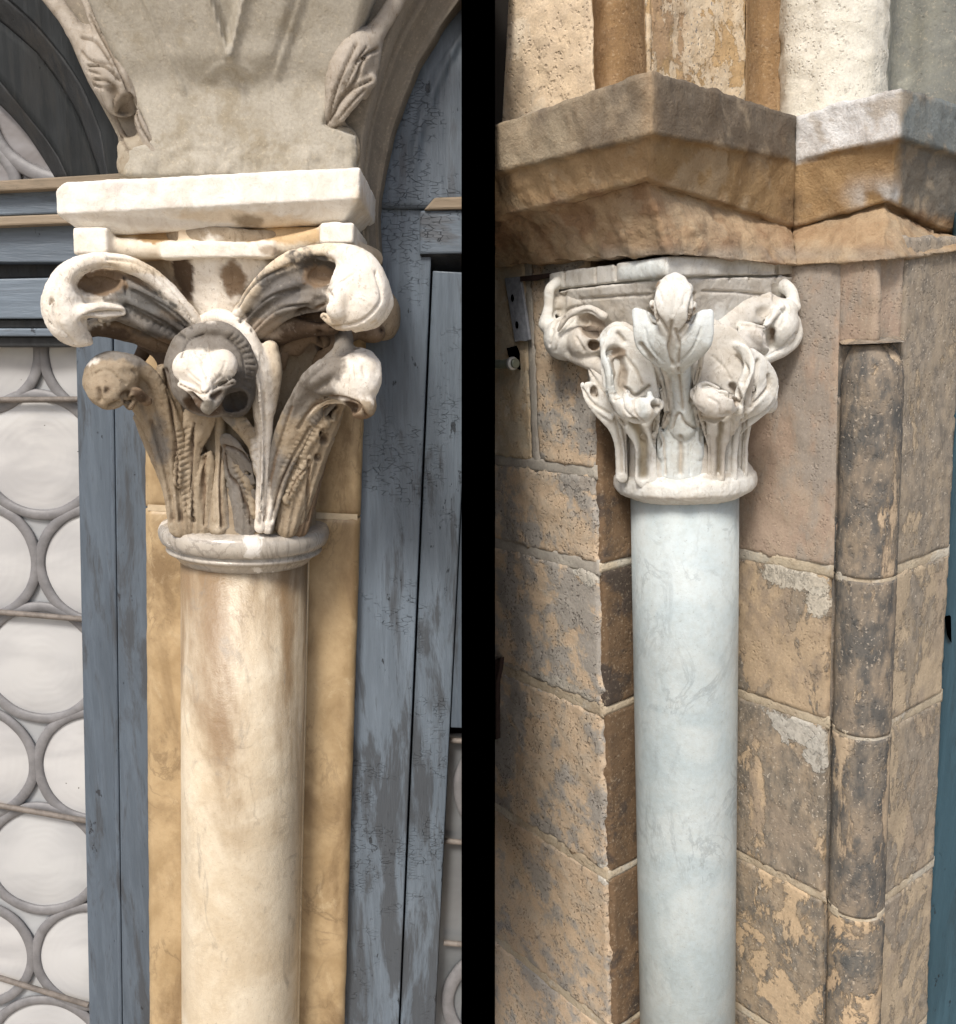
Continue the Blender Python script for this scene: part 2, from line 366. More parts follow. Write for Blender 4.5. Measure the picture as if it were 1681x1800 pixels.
def nets(G, lo, h):
    sgn = G < 0; nx, ny, nz = G.shape
    c = [sgn[i:nx-1+i, j:ny-1+j, k:nz-1+k] for i in (0, 1) for j in (0, 1) for k in (0, 1)]
    s_ = sum(x.astype(np.int8) for x in c); act = (s_ > 0) & (s_ < 8); idx = -np.ones(act.shape, int); I = np.argwhere(act); idx[act] = np.arange(len(I))
    pos = np.zeros((len(I), 3)); cnt = np.zeros(len(I))
    for ax in range(3):
        o1, o2 = [a for a in range(3) if a != ax]
        for a in (0, 1):
            for b in (0, 1):
                off = np.zeros(3, int); off[o1] = a; off[o2] = b; p = I+off; q = p.copy(); q[:, ax] += 1
                g0 = G[p[:, 0], p[:, 1], p[:, 2]]; g1 = G[q[:, 0], q[:, 1], q[:, 2]]; m = (g0 < 0) != (g1 < 0)
                t = np.where(m, g0/np.where(g0-g1 == 0, 1, g0-g1), 0); pp = p.astype(float); pp[:, ax] += t
                pos[m] += pp[m]; cnt[m] += 1
    V = lo+h*pos/cnt[:, None]; Q = []
    for ax in range(3):
        o1, o2 = (ax+1) % 3, (ax+2) % 3
        A = [slice(None)]*3; B = [slice(None)]*3; A[ax] = slice(0, -1); B[ax] = slice(1, None)
        s0, s1 = sgn[tuple(A)], sgn[tuple(B)]
        for flip in (0, 1):
            m = (s0 & ~s1) if not flip else (~s0 & s1); E = np.argwhere(m)
            E = E[(E[:, o1] > 0) & (E[:, o2] > 0) & (E[:, o1] < G.shape[o1]-1) & (E[:, o2] < G.shape[o2]-1)]
            def at(a, b): e = E.copy(); e[:, o1] -= a; e[:, o2] -= b; return idx[e[:, 0], e[:, 1], e[:, 2]]
            q = np.stack([at(1, 1), at(0, 1), at(0, 0), at(1, 0)], 1)
            if flip: q = q[:, ::-1]
            Q.append(q)
    Q = np.concatenate(Q); Q = Q[(Q >= 0).all(1)]; return V, Q

# ---------------------------------------------------------------- harder shapes
def grid_faces(n, m, off=0, flip=False, wrap=False):
    F_ = []
    for i in range(n-1):
        for j in range(m if wrap else m-1):
            j2 = (j+1) % m; q = [off+i*m+j, off+i*m+j2, off+(i+1)*m+j2, off+(i+1)*m+j]
            F_.append(q[::-1] if flip else q)
    return F_
def lathe(F, name, prof, mat, parent, cx=0., cy=0., seg=96, rough=0., rscale=40, cols=None, lean=(0, 0), arc=None):
    """prof: (radius m, local z m); lean moves the axis per metre of z"""
    prof = np.asarray(prof, float); th = np.linspace(0, 2*math.pi, seg, endpoint=False)
    V = []
    for r, z in prof:
        V.append(np.stack([cx+lean[0]*z+r*np.cos(th), cy+lean[1]*z+r*np.sin(th), np.full(seg, z)], 1))
    V = np.concatenate(V); N = np.tile(np.stack([np.cos(th), np.sin(th), th*0], 1), (len(prof), 1))
    if rough: V = V+N*(fbm(V, rscale, 4)*rough)[:, None]
    Fc = grid_faces(len(prof), seg, 0, False, True); n = len(prof)
    Fc.append(list(range(seg))[::-1]); Fc.append(list(range((n-1)*seg, n*seg)))
    return mesh(name, F.W(V), Fc, mat, parent, True, cols(V) if cols else None)
def resample(pts, step):
    pts = np.asarray(pts, float); out = []
    for a, b in zip(pts[:-1], pts[1:]):
        n = max(1, int(round(np.linalg.norm(b[:2]-a[:2])/step))); out += [a+(b-a)*t/n for t in range(n)]
    out.append(pts[-1]); return np.array(out)
def slab(F, name, poly, y, depth, mat, parent=None, bevel=.002, wob=0., cols=None):
    """poly in photo pixels on the plane local y; extruded away from the viewer"""
    P3 = [F.P(a, b, y) for a, b in poly]; return slab3(F, name, P3, depth, mat, parent, bevel)
def slab3(F, name, P3, depth, mat, parent=None, bevel=.002, dirn=(0, 1, 0)):
    P3 = np.array(P3); n = len(P3); B = P3+np.array(dirn)*depth; V = np.concatenate([P3, B])
    Fc = [list(range(n)), list(range(n, 2*n))[::-1]]+[[i, n+i, n+(i+1) % n, (i+1) % n] for i in range(n)]
    o = mesh(name, F.W(V), Fc, mat, parent, False, None, bevel); mirror_normals_fix(o); return o
def box(F, name, x0, x1, y0, y1, z0, z1, mat, parent=None, bevel=.002):
    V = [(x, y, z) for x in (x0, x1) for y in (y0, y1) for z in (z0, z1)]
    Fc = [(0, 1, 3, 2), (4, 6, 7, 5), (0, 4, 5, 1), (2, 3, 7, 6), (0, 2, 6, 4), (1, 5, 7, 3)]
    o = mesh(name, F.W(np.array(V)), Fc, mat, parent, False, None, bevel); mirror_normals_fix(o); return o
def stone(F, name, a, b, z0, z1, mat, parent, depth=.08, amp=.004, step=.006, r=.006, rag=.004, seed=0, slope=None, nscale=18):
    """a dressed stone: plan segment a-b (local x, y; outside is on the viewer's side), between heights z0 and z1"""
    a = np.array(a, float); b = np.array(b, float); L_ = np.linalg.norm(b-a); u = (b-a)/L_; nn = np.array([u[1], -u[0]])
    c = (F.R @ (CAM-F.O))[:2]
    if nn@(c-a) < 0: nn = -nn
    z0a, z0b = (z0 if isinstance(z0, tuple) else (z0, z0)); z1a, z1b = (z1 if isinstance(z1, tuple) else (z1, z1))
    n = max(3, int(L_/step)); m = max(3, int(abs(z1a-z0a)/step))
    U, Z = np.meshgrid(np.linspace(0, 1, n), np.linspace(0, 1, m), indexing='ij')
    lo = z0a+(z0b-z0a)*U; hi = z1a+(z1b-z1a)*U; zz = lo+(hi-lo)*Z; xx = U*L_
    P_ = np.stack([a[0]+u[0]*xx, a[1]+u[1]*xx, zz], -1).reshape(-1, 3)
    e = np.minimum(np.minimum(xx, L_-xx), np.minimum(zz-lo, hi-zz)).reshape(-1)
    e2 = e+fbm(P_, 40, 3, seed)*rag
    rnd_ = -r*1.6*(1-sst(0, r*1.6, e2))**2
    hgt = rnd_+fbm(P_, nscale, 5, seed+3)*amp*2
    # ragged outline
    bx = np.where(U.reshape(-1) < 1e-6, 1, np.where(U.reshape(-1) > 1-1e-6, -1, 0)); bz = np.where(Z.reshape(-1) < 1e-6, 1, np.where(Z.reshape(-1) > 1-1e-6, -1, 0))
    rg = (fbm(P_, 30, 3, seed+8)+.2)*rag
    P_[:, 0] += u[0]*bx*rg; P_[:, 1] += u[1]*bx*rg; P_[:, 2] += bz*rg
    Q = P_.copy(); Q[:, 0] += nn[0]*hgt; Q[:, 1] += nn[1]*hgt
    border = [i*m for i in range(n)]+[(n-1)*m+j for j in range(1, m)]+[i*m+m-1 for i in range(n-2, -1, -1)]+[j for j in range(m-2, 0, -1)]
    B = P_[border].copy(); B[:, 0] -= nn[0]*depth; B[:, 1] -= nn[1]*depth
    V = np.concatenate([Q, B]); k = len(border)
    Fc = grid_faces(n, m)+[[border[i], border[(i+1) % k], n*m+(i+1) % k, n*m+i] for i in range(k)]+[list(range(n*m, n*m+k))]
    o = mesh(name, F.W(V), Fc, mat, parent, True); mirror_normals_fix(o)
    return o
def bar(F, name, p, q, r, mat, parent=None, seg=12, flat=1.):
    p, q = np.array(p), np.array(q); d = nrm(q-p); s1 = nrm(np.cross(d, [0, 1, 0.01])); s2 = np.cross(d, s1)
    th = np.linspace(0, 2*math.pi, seg, endpoint=False); ring = np.cos(th)[:, None]*s1*r+np.sin(th)[:, None]*s2*r*flat
    V = np.concatenate([p+ring, q+ring]); Fc = grid_faces(2, seg, 0, False, True)+[list(range(seg)), list(range(seg, 2*seg))]
    o = mesh(name, F.W(V), Fc, mat, parent, True, None, r*.2); mirror_normals_fix(o); return o
def hoop(F, name, c, R_, w, t, mat, parent, y, seg=72, sx=1., tilt=0., arc=None):
    """a flat lead ring standing in the plane local y; rectangular, slightly rounded section"""
    prof = [(-w, 0), (-w*.8, -t), (0, -t*1.25), (w*.8, -t), (w, 0), (w, t*.6), (-w, t*.6)]
    th = np.linspace(0, 2*math.pi, seg, endpoint=False); V = []
    if arc: th = np.linspace(math.radians(arc[0]), math.radians(arc[1]), seg)
    for a in th:
        for (dr, dy) in prof: V.append((c[0]+(R_*sx+dr)*math.cos(a), y+dy, c[2]+(R_+dr)*math.sin(a)))
    m = len(prof); Fc = []
    for i in range(seg-1 if arc else seg):
        for j in range(m): Fc.append([i*m+j, i*m+(j+1) % m, ((i+1) % seg)*m+(j+1) % m, ((i+1) % seg)*m+j])
    V = np.array(V); V[:, 0] += fbm(V, 14, 2, c[2])*.003; V[:, 2] += fbm(V, 14, 2, c[0])*.003
    o = mesh(name, F.W(V), Fc, mat, parent, True); mirror_normals_fix(o); return o
def loft(F, name, rows, y_back, mat, parent, rough=.003, rscale=15, amp_rows=None, step=None, cols=None, n_across=3, smooth=True, back_dir=None, seed=0):
    """rows: lists of local points (same count); a skin through them with depth back to y_back"""
    R_ = [np.array(r, float) for r in rows]; 
    # resample across
    out = []; amps = []
    for k in range(len(R_)-1):
        d = max(1, int(np.linalg.norm(R_[k+1]-R_[k], axis=1).max()/(step or .006)))
        for t in range(d):
            out.append(R_[k]+(R_[k+1]-R_[k])*t/d)
            amps.append((amp_rows[k]*(1-t/d)+amp_rows[k+1]*t/d) if amp_rows else 1.)
    out.append(R_[-1]); amps.append(amp_rows[-1] if amp_rows else 1.)
    G = np.array(out)
    seg = np.linalg.norm(G[:, 1:]-G[:, :-1], axis=2).max(0); cols_i = []
    for j, s_ in enumerate(seg):
        d = max(1, int(s_/(step or .006)))
        for t in range(d): cols_i.append((j, t/d))
    cols_i.append((len(seg)-1, 1.))
    H = np.stack([G[:, j]*(1-t)+G[:, j+1]*t for j, t in cols_i], 1)
    n, m = H.shape[:2]
    du = np.gradient(H, axis=0); dv = np.gradient(H, axis=1); N = np.cross(dv, du); N /= np.linalg.norm(N, axis=2)[..., None]+1e-12
    c = F.R @ (CAM-F.O); sg = np.sign(((c-H)*N).sum(-1)); N *= sg[..., None]
    A = np.array(amps)[:, None]; disp = fbm(H, rscale, 5, seed)*rough*A*2
    V = (H+N*disp[..., None]).reshape(-1, 3)
    border = [i*m for i in range(n)]+[(n-1)*m+j for j in range(1, m)]+[i*m+m-1 for i in range(n-2, -1, -1)]+[j for j in range(m-2, 0, -1)]
    B = V[border].copy()
    if back_dir is None: B[:, 1] = np.maximum(y_back, B[:, 1]+.005)
    else: B = B+np.array(back_dir)
    k = len(border); Fc = grid_faces(n, m)+[[border[i], border[(i+1) % k], n*m+(i+1) % k, n*m+i] for i in range(k)]
    W_ = np.concatenate([V, B])
    o = mesh(name, F.W(W_), Fc, mat, parent, smooth, cols(W_) if cols else None); mirror_normals_fix(o); return o
# ================================================================ materials
WHITE = (.88, .83, .75); CREAM = (.74, .64, .50); GREY = (.235, .215, .19); DGREY = (.105, .095, .085); BROWN = (.25, .18, .12); TAN = (.37, .30, .215); DBROWN = (.105, .072, .048); WARM = (.40, .33, .24)
M_carv = m_carved('weathered_carved_marble')
M_carv_w = m_carved('clean_carved_marble', .7, 1.0, .22)
M_shaftL = m_marble('honey_marble', (.74, .655, .51), (.62, .52, .375), (.27, .215, .16), (.29, .20, .115), .44, .68, 5.5, 5., .33, .5, (.85, 1.65, -.10, .20), bump=1.0, streak=((.27, .235, .19), 16, .45, .45, .55, .55))
M_pil = m_marble('yellow_marble', (.50, .37, .215), (.38, .27, .145), (.17, .12, .07), (.25, .17, .09), .46, .66, 9., 2.5, .42, .4, streak=((.62, .50, .33), 14, .5, .5, .56, .5))
M_ring = m_marble('grey_stained_marble', (.54, .495, .43), (.40, .365, .32), (.18, .16, .14), (.84, .81, .76), .57, .60, 9, .8, .22, .6, bump=.4)
M_abac = m_marble('white_washed_marble', (.90, .87, .82), (.85, .80, .72), (.6, .5, .38), (.62, .47, .30), .64, .76, 7, .6, .6, .3, bump=1.2)
M_abac_b = m_marble('brown_sheltered_marble', (.74, .58, .38), (.52, .34, .17), (.25, .15, .07), (.28, .17, .08), .5, .7, 9, .6, .65, .3, bump=1.2)
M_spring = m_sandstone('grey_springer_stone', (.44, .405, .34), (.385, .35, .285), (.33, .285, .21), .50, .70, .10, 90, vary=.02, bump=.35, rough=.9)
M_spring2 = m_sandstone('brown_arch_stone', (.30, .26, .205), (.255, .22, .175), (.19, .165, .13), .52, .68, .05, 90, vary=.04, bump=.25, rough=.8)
M_blue = m_wood('weathered_blue_paint', (.095, .122, .155), (.048, .052, .058), (.02, .02, .024), .50, .60, crack=0., bleach=(.16, .19, .22))
M_blue_c = m_wood('crackled_blue_paint', (.14, .175, .215), (.05, .054, .06), (.013, .014, .016), .50, .60, crack=.4, bleach=(.20, .235, .27), zwear=(.9, 1.75, .045))
M_blue_h = m_wood('blue_rail_paint', (.115, .145, .18), (.06, .065, .07), (.02, .02, .024), .52, .62, horiz=True, bleach=(.25, .29, .33))
M_blue_h2 = m_wood('pale_blue_rail_paint', (.15, .19, .235), (.08, .085, .09), (.02, .02, .024), .52, .62, horiz=True)
M_black_w = m_wood('near_black_paint_and_shade', (.022, .024, .026), (.035, .033, .03), (.008, .008, .008), .5, .6, rough=.6)
M_tanw = m_wood('bare_wood_ledge', (.30, .235, .165), (.17, .14, .10), (.05, .04, .03), .5, .6, horiz=True, rough=.7)
M_lead = m_plain('grey_lead', (.23, .225, .23), .5, .5, .3, 30, .0006)
M_bar = m_plain('rusty_saddle_bar', (.23, .20, .175), .6, .4, .4, 60, .0008)
def m_glass(name, c1, c2, scale=5, rough=.09):
    b = NB(name); n0 = b.noise(scale, 3, .5, b.map((1, 1, 2.2)), .5); c = b.mix(b.ramp(n0, .35, .65), c1, c2)
    c = b.mix(b.ramp(b.rnd(), 0, 1, 0, .35), c, (.40, .42, .43)); sp = b.ramp(b.noise(70, 2, .5), .765, .775); c = b.mix(sp, c, (.10, .09, .08))
    ln = b.n('ShaderNodeVectorMath', operation='LENGTH'); b.put(ln.inputs[0], b.co)
    rg = b.math('SINE', b.math('ADD', b.math('MULTIPLY', ln.outputs['Value'], 420.), b.math('MULTIPLY', b.noise(14, 2), 9.)))
    c = b.mix(b.ramp(ln.outputs['Value'], .0, .11, .0, .22), c, (.36, .36, .37))
    nn = b.bump(b.noise(6, 2), .012, .6); nn = b.bump(rg, .00012, .5, nn)
    return b.done(c, rough, nn, .5)
M_glass = m_glass('milky_glass', (.60, .595, .585), (.46, .455, .455))
M_glass_t = m_glass('grey_corner_glass', (.43, .445, .455), (.36, .375, .385))
M_glass_d = m_glass('dark_glass', (.06, .07, .075), (.035, .04, .045), 9, .12)
M_glass_b = m_glass('brown_reflecting_glass', (.22, .20, .20), (.09, .06, .045), 11, .12)
M_black = NB('matt_black').done((.0, .0, .0), 1., None, 0.)
M_dark = NB('dark_backing').done((.02, .018, .016), 1., None, 0.)

# ================================================================ unseen ground, and the black border between the two bays
def ground():
    b = NB('pale_bounce_paving'); c = b.mix(b.ramp(b.noise(1.5, 6, .6), .35, .65), (.42, .36, .28), (.34, .29, .23))
    m = b.done(c, .9, b.bump(b.noise(30, 5), .003, .6), .2)
    V = [(-30, -30, 0), (30, -30, 0), (30, 6, 0), (-30, 6, 0)]  # unseen ground sheet, added in beige for its bounce light
    o = mesh('ground', V, [(0, 1, 2, 3)], m, None, False); props(o, kind='structure')
ground()
GZ_L = -(FL.O[2])/FL.z[2]+.01; GZ_R = -(FR.O[2])/FR.z[2]+.01
def divider():
    # a plain black border between the two views, made up as a matt black fin
    P_ = [CAM+pdir(x, y)*d for (x, y, d) in [(811.5, -40, 1.56), (870.5, -40, 1.56), (870.5, 1860, 1.56), (811.5, 1860, 1.56)]]
    Q_ = [p+np.array([0, 1.1, 0]) for p in P_]
    V = np.array(P_+Q_); Fc = [(0, 1, 2, 3), (7, 6, 5, 4), (0, 4, 5, 1), (1, 5, 6, 2), (2, 6, 7, 3), (3, 7, 4, 0)]
    o = mesh('black_divider', V, Fc, M_black, None, False); mirror_normals_fix(o)
    props(o, 'plain matt black border strip between the yellow marble bay and the sandstone bay', 'divider')
divider()

# ================================================================ LEFT BAY
F = FL
xl = F.P(256, 1000, .04)[0]; xr = F.P(629, 1000, .04)[0]
axx = 0.0
zr = lambda py: F.P(432, py, 0.)[2]
def pilaster():
    t = thing('marble_pilaster', 'flat honey yellow marble pilaster behind the shaft of the grey crusted capital', 'pilaster', F.W((0, .07, GZ_L)))
    zj = F.P(270, 893, .04)[2]; ztop = F.P(400, 395, .04)[2]
    for i, (a, b_) in enumerate([(zj+.002, ztop), (GZ_L, zj-.002)]):
        stone(F, 'stone', (xl, .04), (xr, .04), a, b_, M_pil, t, .10, .0015, .012, .0025, .0015, seed=i, nscale=8)
    # joint line and the arris beside the shaft
    box(F, 'joint', xl+.004, xr-.004, .0425, .12, zj-.006, zj+.006, m_plain('pale_joint_mortar', (.62, .5, .34), .9), t, 0)
    xb = F.P(541, 1000, .04)[0]
    box(F, 'bead', xb-.0035, xb+.0035, .0345, .045, GZ_L, zr(985), m_marble('lit_arris_marble', (.80, .68, .48), (.72, .58, .38), (.5, .4, .25), None), t, .002)  # arris catching light, put in as a paler bead
pilaster()

def zl(*p): return [(53+x/2.436, 281+y/2.436) for x, y in p]
ENG_L = []
def E_(pts, w_, d_, c_=None): ENG_L.append((pts, w_, d_, c_))
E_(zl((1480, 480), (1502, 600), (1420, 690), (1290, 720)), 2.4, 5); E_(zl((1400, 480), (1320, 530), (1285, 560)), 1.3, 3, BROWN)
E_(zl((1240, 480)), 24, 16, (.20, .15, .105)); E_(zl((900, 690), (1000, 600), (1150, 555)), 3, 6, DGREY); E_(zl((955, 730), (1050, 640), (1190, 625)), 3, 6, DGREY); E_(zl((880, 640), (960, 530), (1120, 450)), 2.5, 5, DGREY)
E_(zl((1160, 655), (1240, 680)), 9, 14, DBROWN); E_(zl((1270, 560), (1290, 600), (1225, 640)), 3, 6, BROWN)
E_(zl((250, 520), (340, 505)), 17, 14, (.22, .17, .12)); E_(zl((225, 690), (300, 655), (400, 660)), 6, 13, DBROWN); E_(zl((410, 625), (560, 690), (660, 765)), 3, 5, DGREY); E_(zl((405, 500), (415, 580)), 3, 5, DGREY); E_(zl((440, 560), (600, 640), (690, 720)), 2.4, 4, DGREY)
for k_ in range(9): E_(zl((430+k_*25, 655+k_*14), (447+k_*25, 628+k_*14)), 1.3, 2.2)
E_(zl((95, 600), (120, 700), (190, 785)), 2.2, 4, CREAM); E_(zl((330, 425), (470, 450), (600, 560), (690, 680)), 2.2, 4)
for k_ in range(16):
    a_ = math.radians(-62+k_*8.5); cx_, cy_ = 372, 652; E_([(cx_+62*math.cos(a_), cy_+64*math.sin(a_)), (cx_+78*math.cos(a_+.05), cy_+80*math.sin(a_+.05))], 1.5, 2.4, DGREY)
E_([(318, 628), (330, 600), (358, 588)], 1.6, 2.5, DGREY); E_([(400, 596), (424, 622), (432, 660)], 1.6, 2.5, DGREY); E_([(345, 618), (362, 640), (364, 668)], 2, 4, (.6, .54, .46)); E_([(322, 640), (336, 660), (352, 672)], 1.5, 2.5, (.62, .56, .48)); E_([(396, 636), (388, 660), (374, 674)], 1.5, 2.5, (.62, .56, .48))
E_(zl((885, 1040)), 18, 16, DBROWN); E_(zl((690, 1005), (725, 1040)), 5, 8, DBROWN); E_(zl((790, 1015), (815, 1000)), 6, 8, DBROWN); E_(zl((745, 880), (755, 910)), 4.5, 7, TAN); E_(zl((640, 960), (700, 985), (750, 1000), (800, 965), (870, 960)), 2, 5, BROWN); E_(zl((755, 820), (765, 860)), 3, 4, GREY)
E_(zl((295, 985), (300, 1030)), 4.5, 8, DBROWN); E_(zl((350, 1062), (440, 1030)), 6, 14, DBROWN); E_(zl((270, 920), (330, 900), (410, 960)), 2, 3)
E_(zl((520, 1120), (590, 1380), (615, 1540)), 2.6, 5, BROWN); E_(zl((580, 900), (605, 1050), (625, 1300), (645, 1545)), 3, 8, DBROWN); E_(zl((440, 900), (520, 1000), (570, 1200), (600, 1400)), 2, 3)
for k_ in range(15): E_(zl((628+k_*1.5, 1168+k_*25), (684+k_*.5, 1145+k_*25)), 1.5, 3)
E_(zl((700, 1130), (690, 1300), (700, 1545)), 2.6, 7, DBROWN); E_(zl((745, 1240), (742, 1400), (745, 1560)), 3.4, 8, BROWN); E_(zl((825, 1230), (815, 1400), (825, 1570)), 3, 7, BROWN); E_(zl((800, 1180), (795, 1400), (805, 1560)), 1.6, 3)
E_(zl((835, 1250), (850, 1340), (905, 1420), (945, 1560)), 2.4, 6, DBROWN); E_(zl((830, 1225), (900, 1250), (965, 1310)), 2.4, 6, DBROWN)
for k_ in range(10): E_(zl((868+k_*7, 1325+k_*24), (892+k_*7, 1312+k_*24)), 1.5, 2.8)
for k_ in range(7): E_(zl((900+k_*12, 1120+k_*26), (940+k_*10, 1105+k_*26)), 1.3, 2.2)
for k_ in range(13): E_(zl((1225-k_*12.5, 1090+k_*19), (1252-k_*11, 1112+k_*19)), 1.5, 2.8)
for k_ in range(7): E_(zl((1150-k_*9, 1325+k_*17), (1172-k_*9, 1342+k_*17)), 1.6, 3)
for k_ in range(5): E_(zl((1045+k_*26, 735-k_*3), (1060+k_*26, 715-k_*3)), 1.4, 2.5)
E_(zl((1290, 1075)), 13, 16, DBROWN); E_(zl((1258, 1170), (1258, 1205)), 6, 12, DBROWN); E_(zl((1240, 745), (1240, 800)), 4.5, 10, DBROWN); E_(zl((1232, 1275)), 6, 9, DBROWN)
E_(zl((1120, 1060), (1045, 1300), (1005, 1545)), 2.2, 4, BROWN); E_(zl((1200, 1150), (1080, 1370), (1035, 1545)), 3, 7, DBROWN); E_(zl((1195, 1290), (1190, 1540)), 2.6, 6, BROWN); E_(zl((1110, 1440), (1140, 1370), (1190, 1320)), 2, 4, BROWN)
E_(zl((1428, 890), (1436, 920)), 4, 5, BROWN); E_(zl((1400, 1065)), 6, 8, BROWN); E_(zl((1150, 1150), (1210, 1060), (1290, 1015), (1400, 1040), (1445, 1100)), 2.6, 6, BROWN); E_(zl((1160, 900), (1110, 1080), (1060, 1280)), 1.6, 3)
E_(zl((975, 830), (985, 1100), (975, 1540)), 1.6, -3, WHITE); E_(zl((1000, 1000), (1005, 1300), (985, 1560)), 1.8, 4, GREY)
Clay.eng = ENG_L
def columnL():
    t = thing('marble_column', 'honey stained marble column with a black and white crusted leaf capital', 'column', F.W((0, 0, GZ_L)))
    z0 = zr(940)
    R0 = .1155
    lathe(F, 'shaft', [(R0*.985, GZ_L), (R0*.99, -1.2), (R0, -.6), (R0*1.005, z0)], M_shaftL, t, seg=128)
    # neck ring: torus, fillet and little hollow
    prof = []
    zA, zB = zr(917), zr(983)
    H_ = zA-zB
    for r, k in [(.118, 1.03), (.140, 1.0), (.150, .95), (.1535, .86), (.155, .76), (.1535, .64), (.150, .52), (.142, .44), (.1365, .42), (.137, .38), (.141, .35), (.142, .31), (.140, .27), (.133, .23), (.127, .16), (.122, .08), (.1175, .0), (.112, -.02)]:
        prof.append((r, zB+H_*k))
    lathe(F, 'neck_ring', prof, M_ring, t, seg=128, rough=.0005, rscale=30)
    cap = F
    def bellr(z): return np.interp(z, [zr(925), zr(850), zr(760), zr(680), zr(600), zr(530), zr(470), zr(440)], [.129, .127, .128, .137, .153, .176, .205, .212])
    def bell_d(X):
        r = np.hypot(X[..., 0], X[..., 1]); return (r-bellr(X[..., 2]))*.93
    c = Clay(F, .004)
    zt, zb = zr(428), zr(930)
    c.raw(lambda X: np.maximum(np.maximum(bell_d(X), X[..., 2]-zt), zb-X[..., 2]), (-.215, -.215, zb-.004), (.215, .07, zt+.004), TAN)
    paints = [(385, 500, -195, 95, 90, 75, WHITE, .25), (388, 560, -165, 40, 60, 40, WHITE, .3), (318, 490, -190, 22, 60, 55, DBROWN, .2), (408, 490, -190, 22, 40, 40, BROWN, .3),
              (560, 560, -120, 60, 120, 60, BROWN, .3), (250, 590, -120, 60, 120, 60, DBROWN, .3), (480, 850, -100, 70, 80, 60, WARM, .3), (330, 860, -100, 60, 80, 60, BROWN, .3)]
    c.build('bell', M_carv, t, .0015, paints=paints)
    S_up = (.35, -.1, .93)
    # ---- left corner volute
    v = Clay(F)
    v.stroke([(345, 605, -150, 20, 10), (300, 575, -178, 30, 12), (250, 545, -202, 36, 13), (205, 525, -220, 38, 13), (165, 520, -228, 36, 12)], GREY, S=(.55, 0, .83), cup=-.05, k=5, flute=(5, .22))
    v.stroke([(300, 560, -165, 30), (240, 510, -190, 30), (180, 495, -208, 28), (140, 500, -218, 24)], BROWN, k=6)
    v.stroke([(330, 625, -125, 16), (280, 600, -150, 20), (230, 580, -175, 22), (180, 575, -200, 18), (140, 580, -215, 14)], BROWN, k=8)
    v.stroke([(360, 585, -165, 12), (322, 540, -188, 14), (280, 496, -205, 15), (238, 470, -222, 15), (190, 458, -236, 14), (145, 466, -250, 17), (118, 492, -256, 25), (110, 530, -258, 34), (116, 562, -256, 34), (130, 585, -250, 24), (150, 596, -246, 12), (160, 602, -244, 4)], WHITE, k=6)
    v.stroke([(350, 608, -160, 8), (300, 590, -184, 9), (255, 572, -204, 9), (215, 556, -220, 8), (180, 560, -232, 8)], GREY, k=5)
    v.stroke([(340, 592, -172, 5), (290, 564, -196, 7), (245, 540, -216, 8), (222, 522, -224, 6)], DGREY, k=4)
    v.stroke([(335, 575, -176, 5), (295, 540, -200, 6), (250, 512, -218, 6), (225, 500, -224, 5)], GREY, k=4)
    v.stroke([(118, 562, -270, 14), (148, 552, -262, 16), (180, 546, -246, 14), (212, 546, -232, 9)], WHITE, k=8)
    v.blob((176, 497, -254), (46, 34, 25), BROWN, 7, '-', rot=14)
    v.blob((172, 572, -262), (30, 28, 11), DBROWN, 6, '-', rot=-18)
    v.stroke([(140, 606, -268, 3), (152, 592, -276, 4), (158, 580, -276, 3)], None, op='-', k=3)
    v.stroke([(86, 560, -275, 2), (92, 520, -285, 2), (112, 478, -278, 2), (150, 452, -266, 1.5)], None, op='-', k=4)
    v.stroke([(104, 600, -285, 2), (88, 555, -280, 2.2), (98, 505, -290, 2)], None, op='-', k=2)
    v.stroke([(125, 590, -300, 2), (108, 560, -300, 2.4), (112, 520, -302, 2.2), (140, 482, -290, 2)], CREAM, op='-', k=2)
    v.stroke([(190, 464, -258, 1.6), (245, 478, -242, 1.8), (300, 522, -212, 1.6), (340, 570, -184, 1.4)], None, op='-', k=2)
    v.build('leaf', M_carv, t, .0014, paints=[(116, 535, -255, 60, 90, 90, WHITE, .12), (255, 470, -220, 90, 60, 15, CREAM, .35), (178, 500, -225, 44, 34, 24, BROWN, .2), (250, 528, -215, 62, 30, 26, (.17, .165, .155), .25), (300, 580, -190, 60, 40, 20, DGREY, .4), (188, 545, -262, 34, 30, 13, WHITE, .15), (352, 582, -175, 20, 60, 30, WHITE, .35), (190, 590, -215, 40, 50, 18, DBROWN, .3), (300, 606, -165, 40, 50, 16, BROWN, .3)])
    # ---- right corner volute
    v = Clay(F)
    v.stroke([(415, 605, -150, 18, 10), (448, 560, -178, 34, 12), (492, 520, -204, 44, 13), (545, 500, -222, 48, 13), (590, 500, -228, 46, 12)], GREY, S=(-.6, 0, .8), cup=-.05, k=5, flute=(5, .22))
    v.stroke([(440, 620, -130, 16), (480, 590, -150, 22), (530, 570, -170, 24), (580, 570, -185, 20)], DBROWN, k=8)
    v.stroke([(402, 588, -165, 10), (424, 545, -186, 11), (455, 500, -204, 12), (500, 462, -222, 14), (550, 446, -236, 15), (598, 446, -248, 18), (635, 468, -256, 28), (650, 510, -258, 33), (642, 542, -258, 33), (620, 560, -256, 20), (595, 566, -254, 14), (570, 556, -252, 7)], CREAM, k=7)
    v.stroke([(432, 600, -168, 6), (464, 565, -192, 8), (505, 540, -214, 9), (548, 528, -226, 8)], GREY, k=4)
    v.stroke([(420, 590, -172, 5), (450, 545, -196, 7), (495, 508, -220, 8), (545, 490, -232, 8)], DGREY, k=4)
    v.stroke([(412, 575, -174, 4), (440, 530, -196, 5), (485, 487, -216, 6), (535, 466, -230, 6)], GREY, k=4)
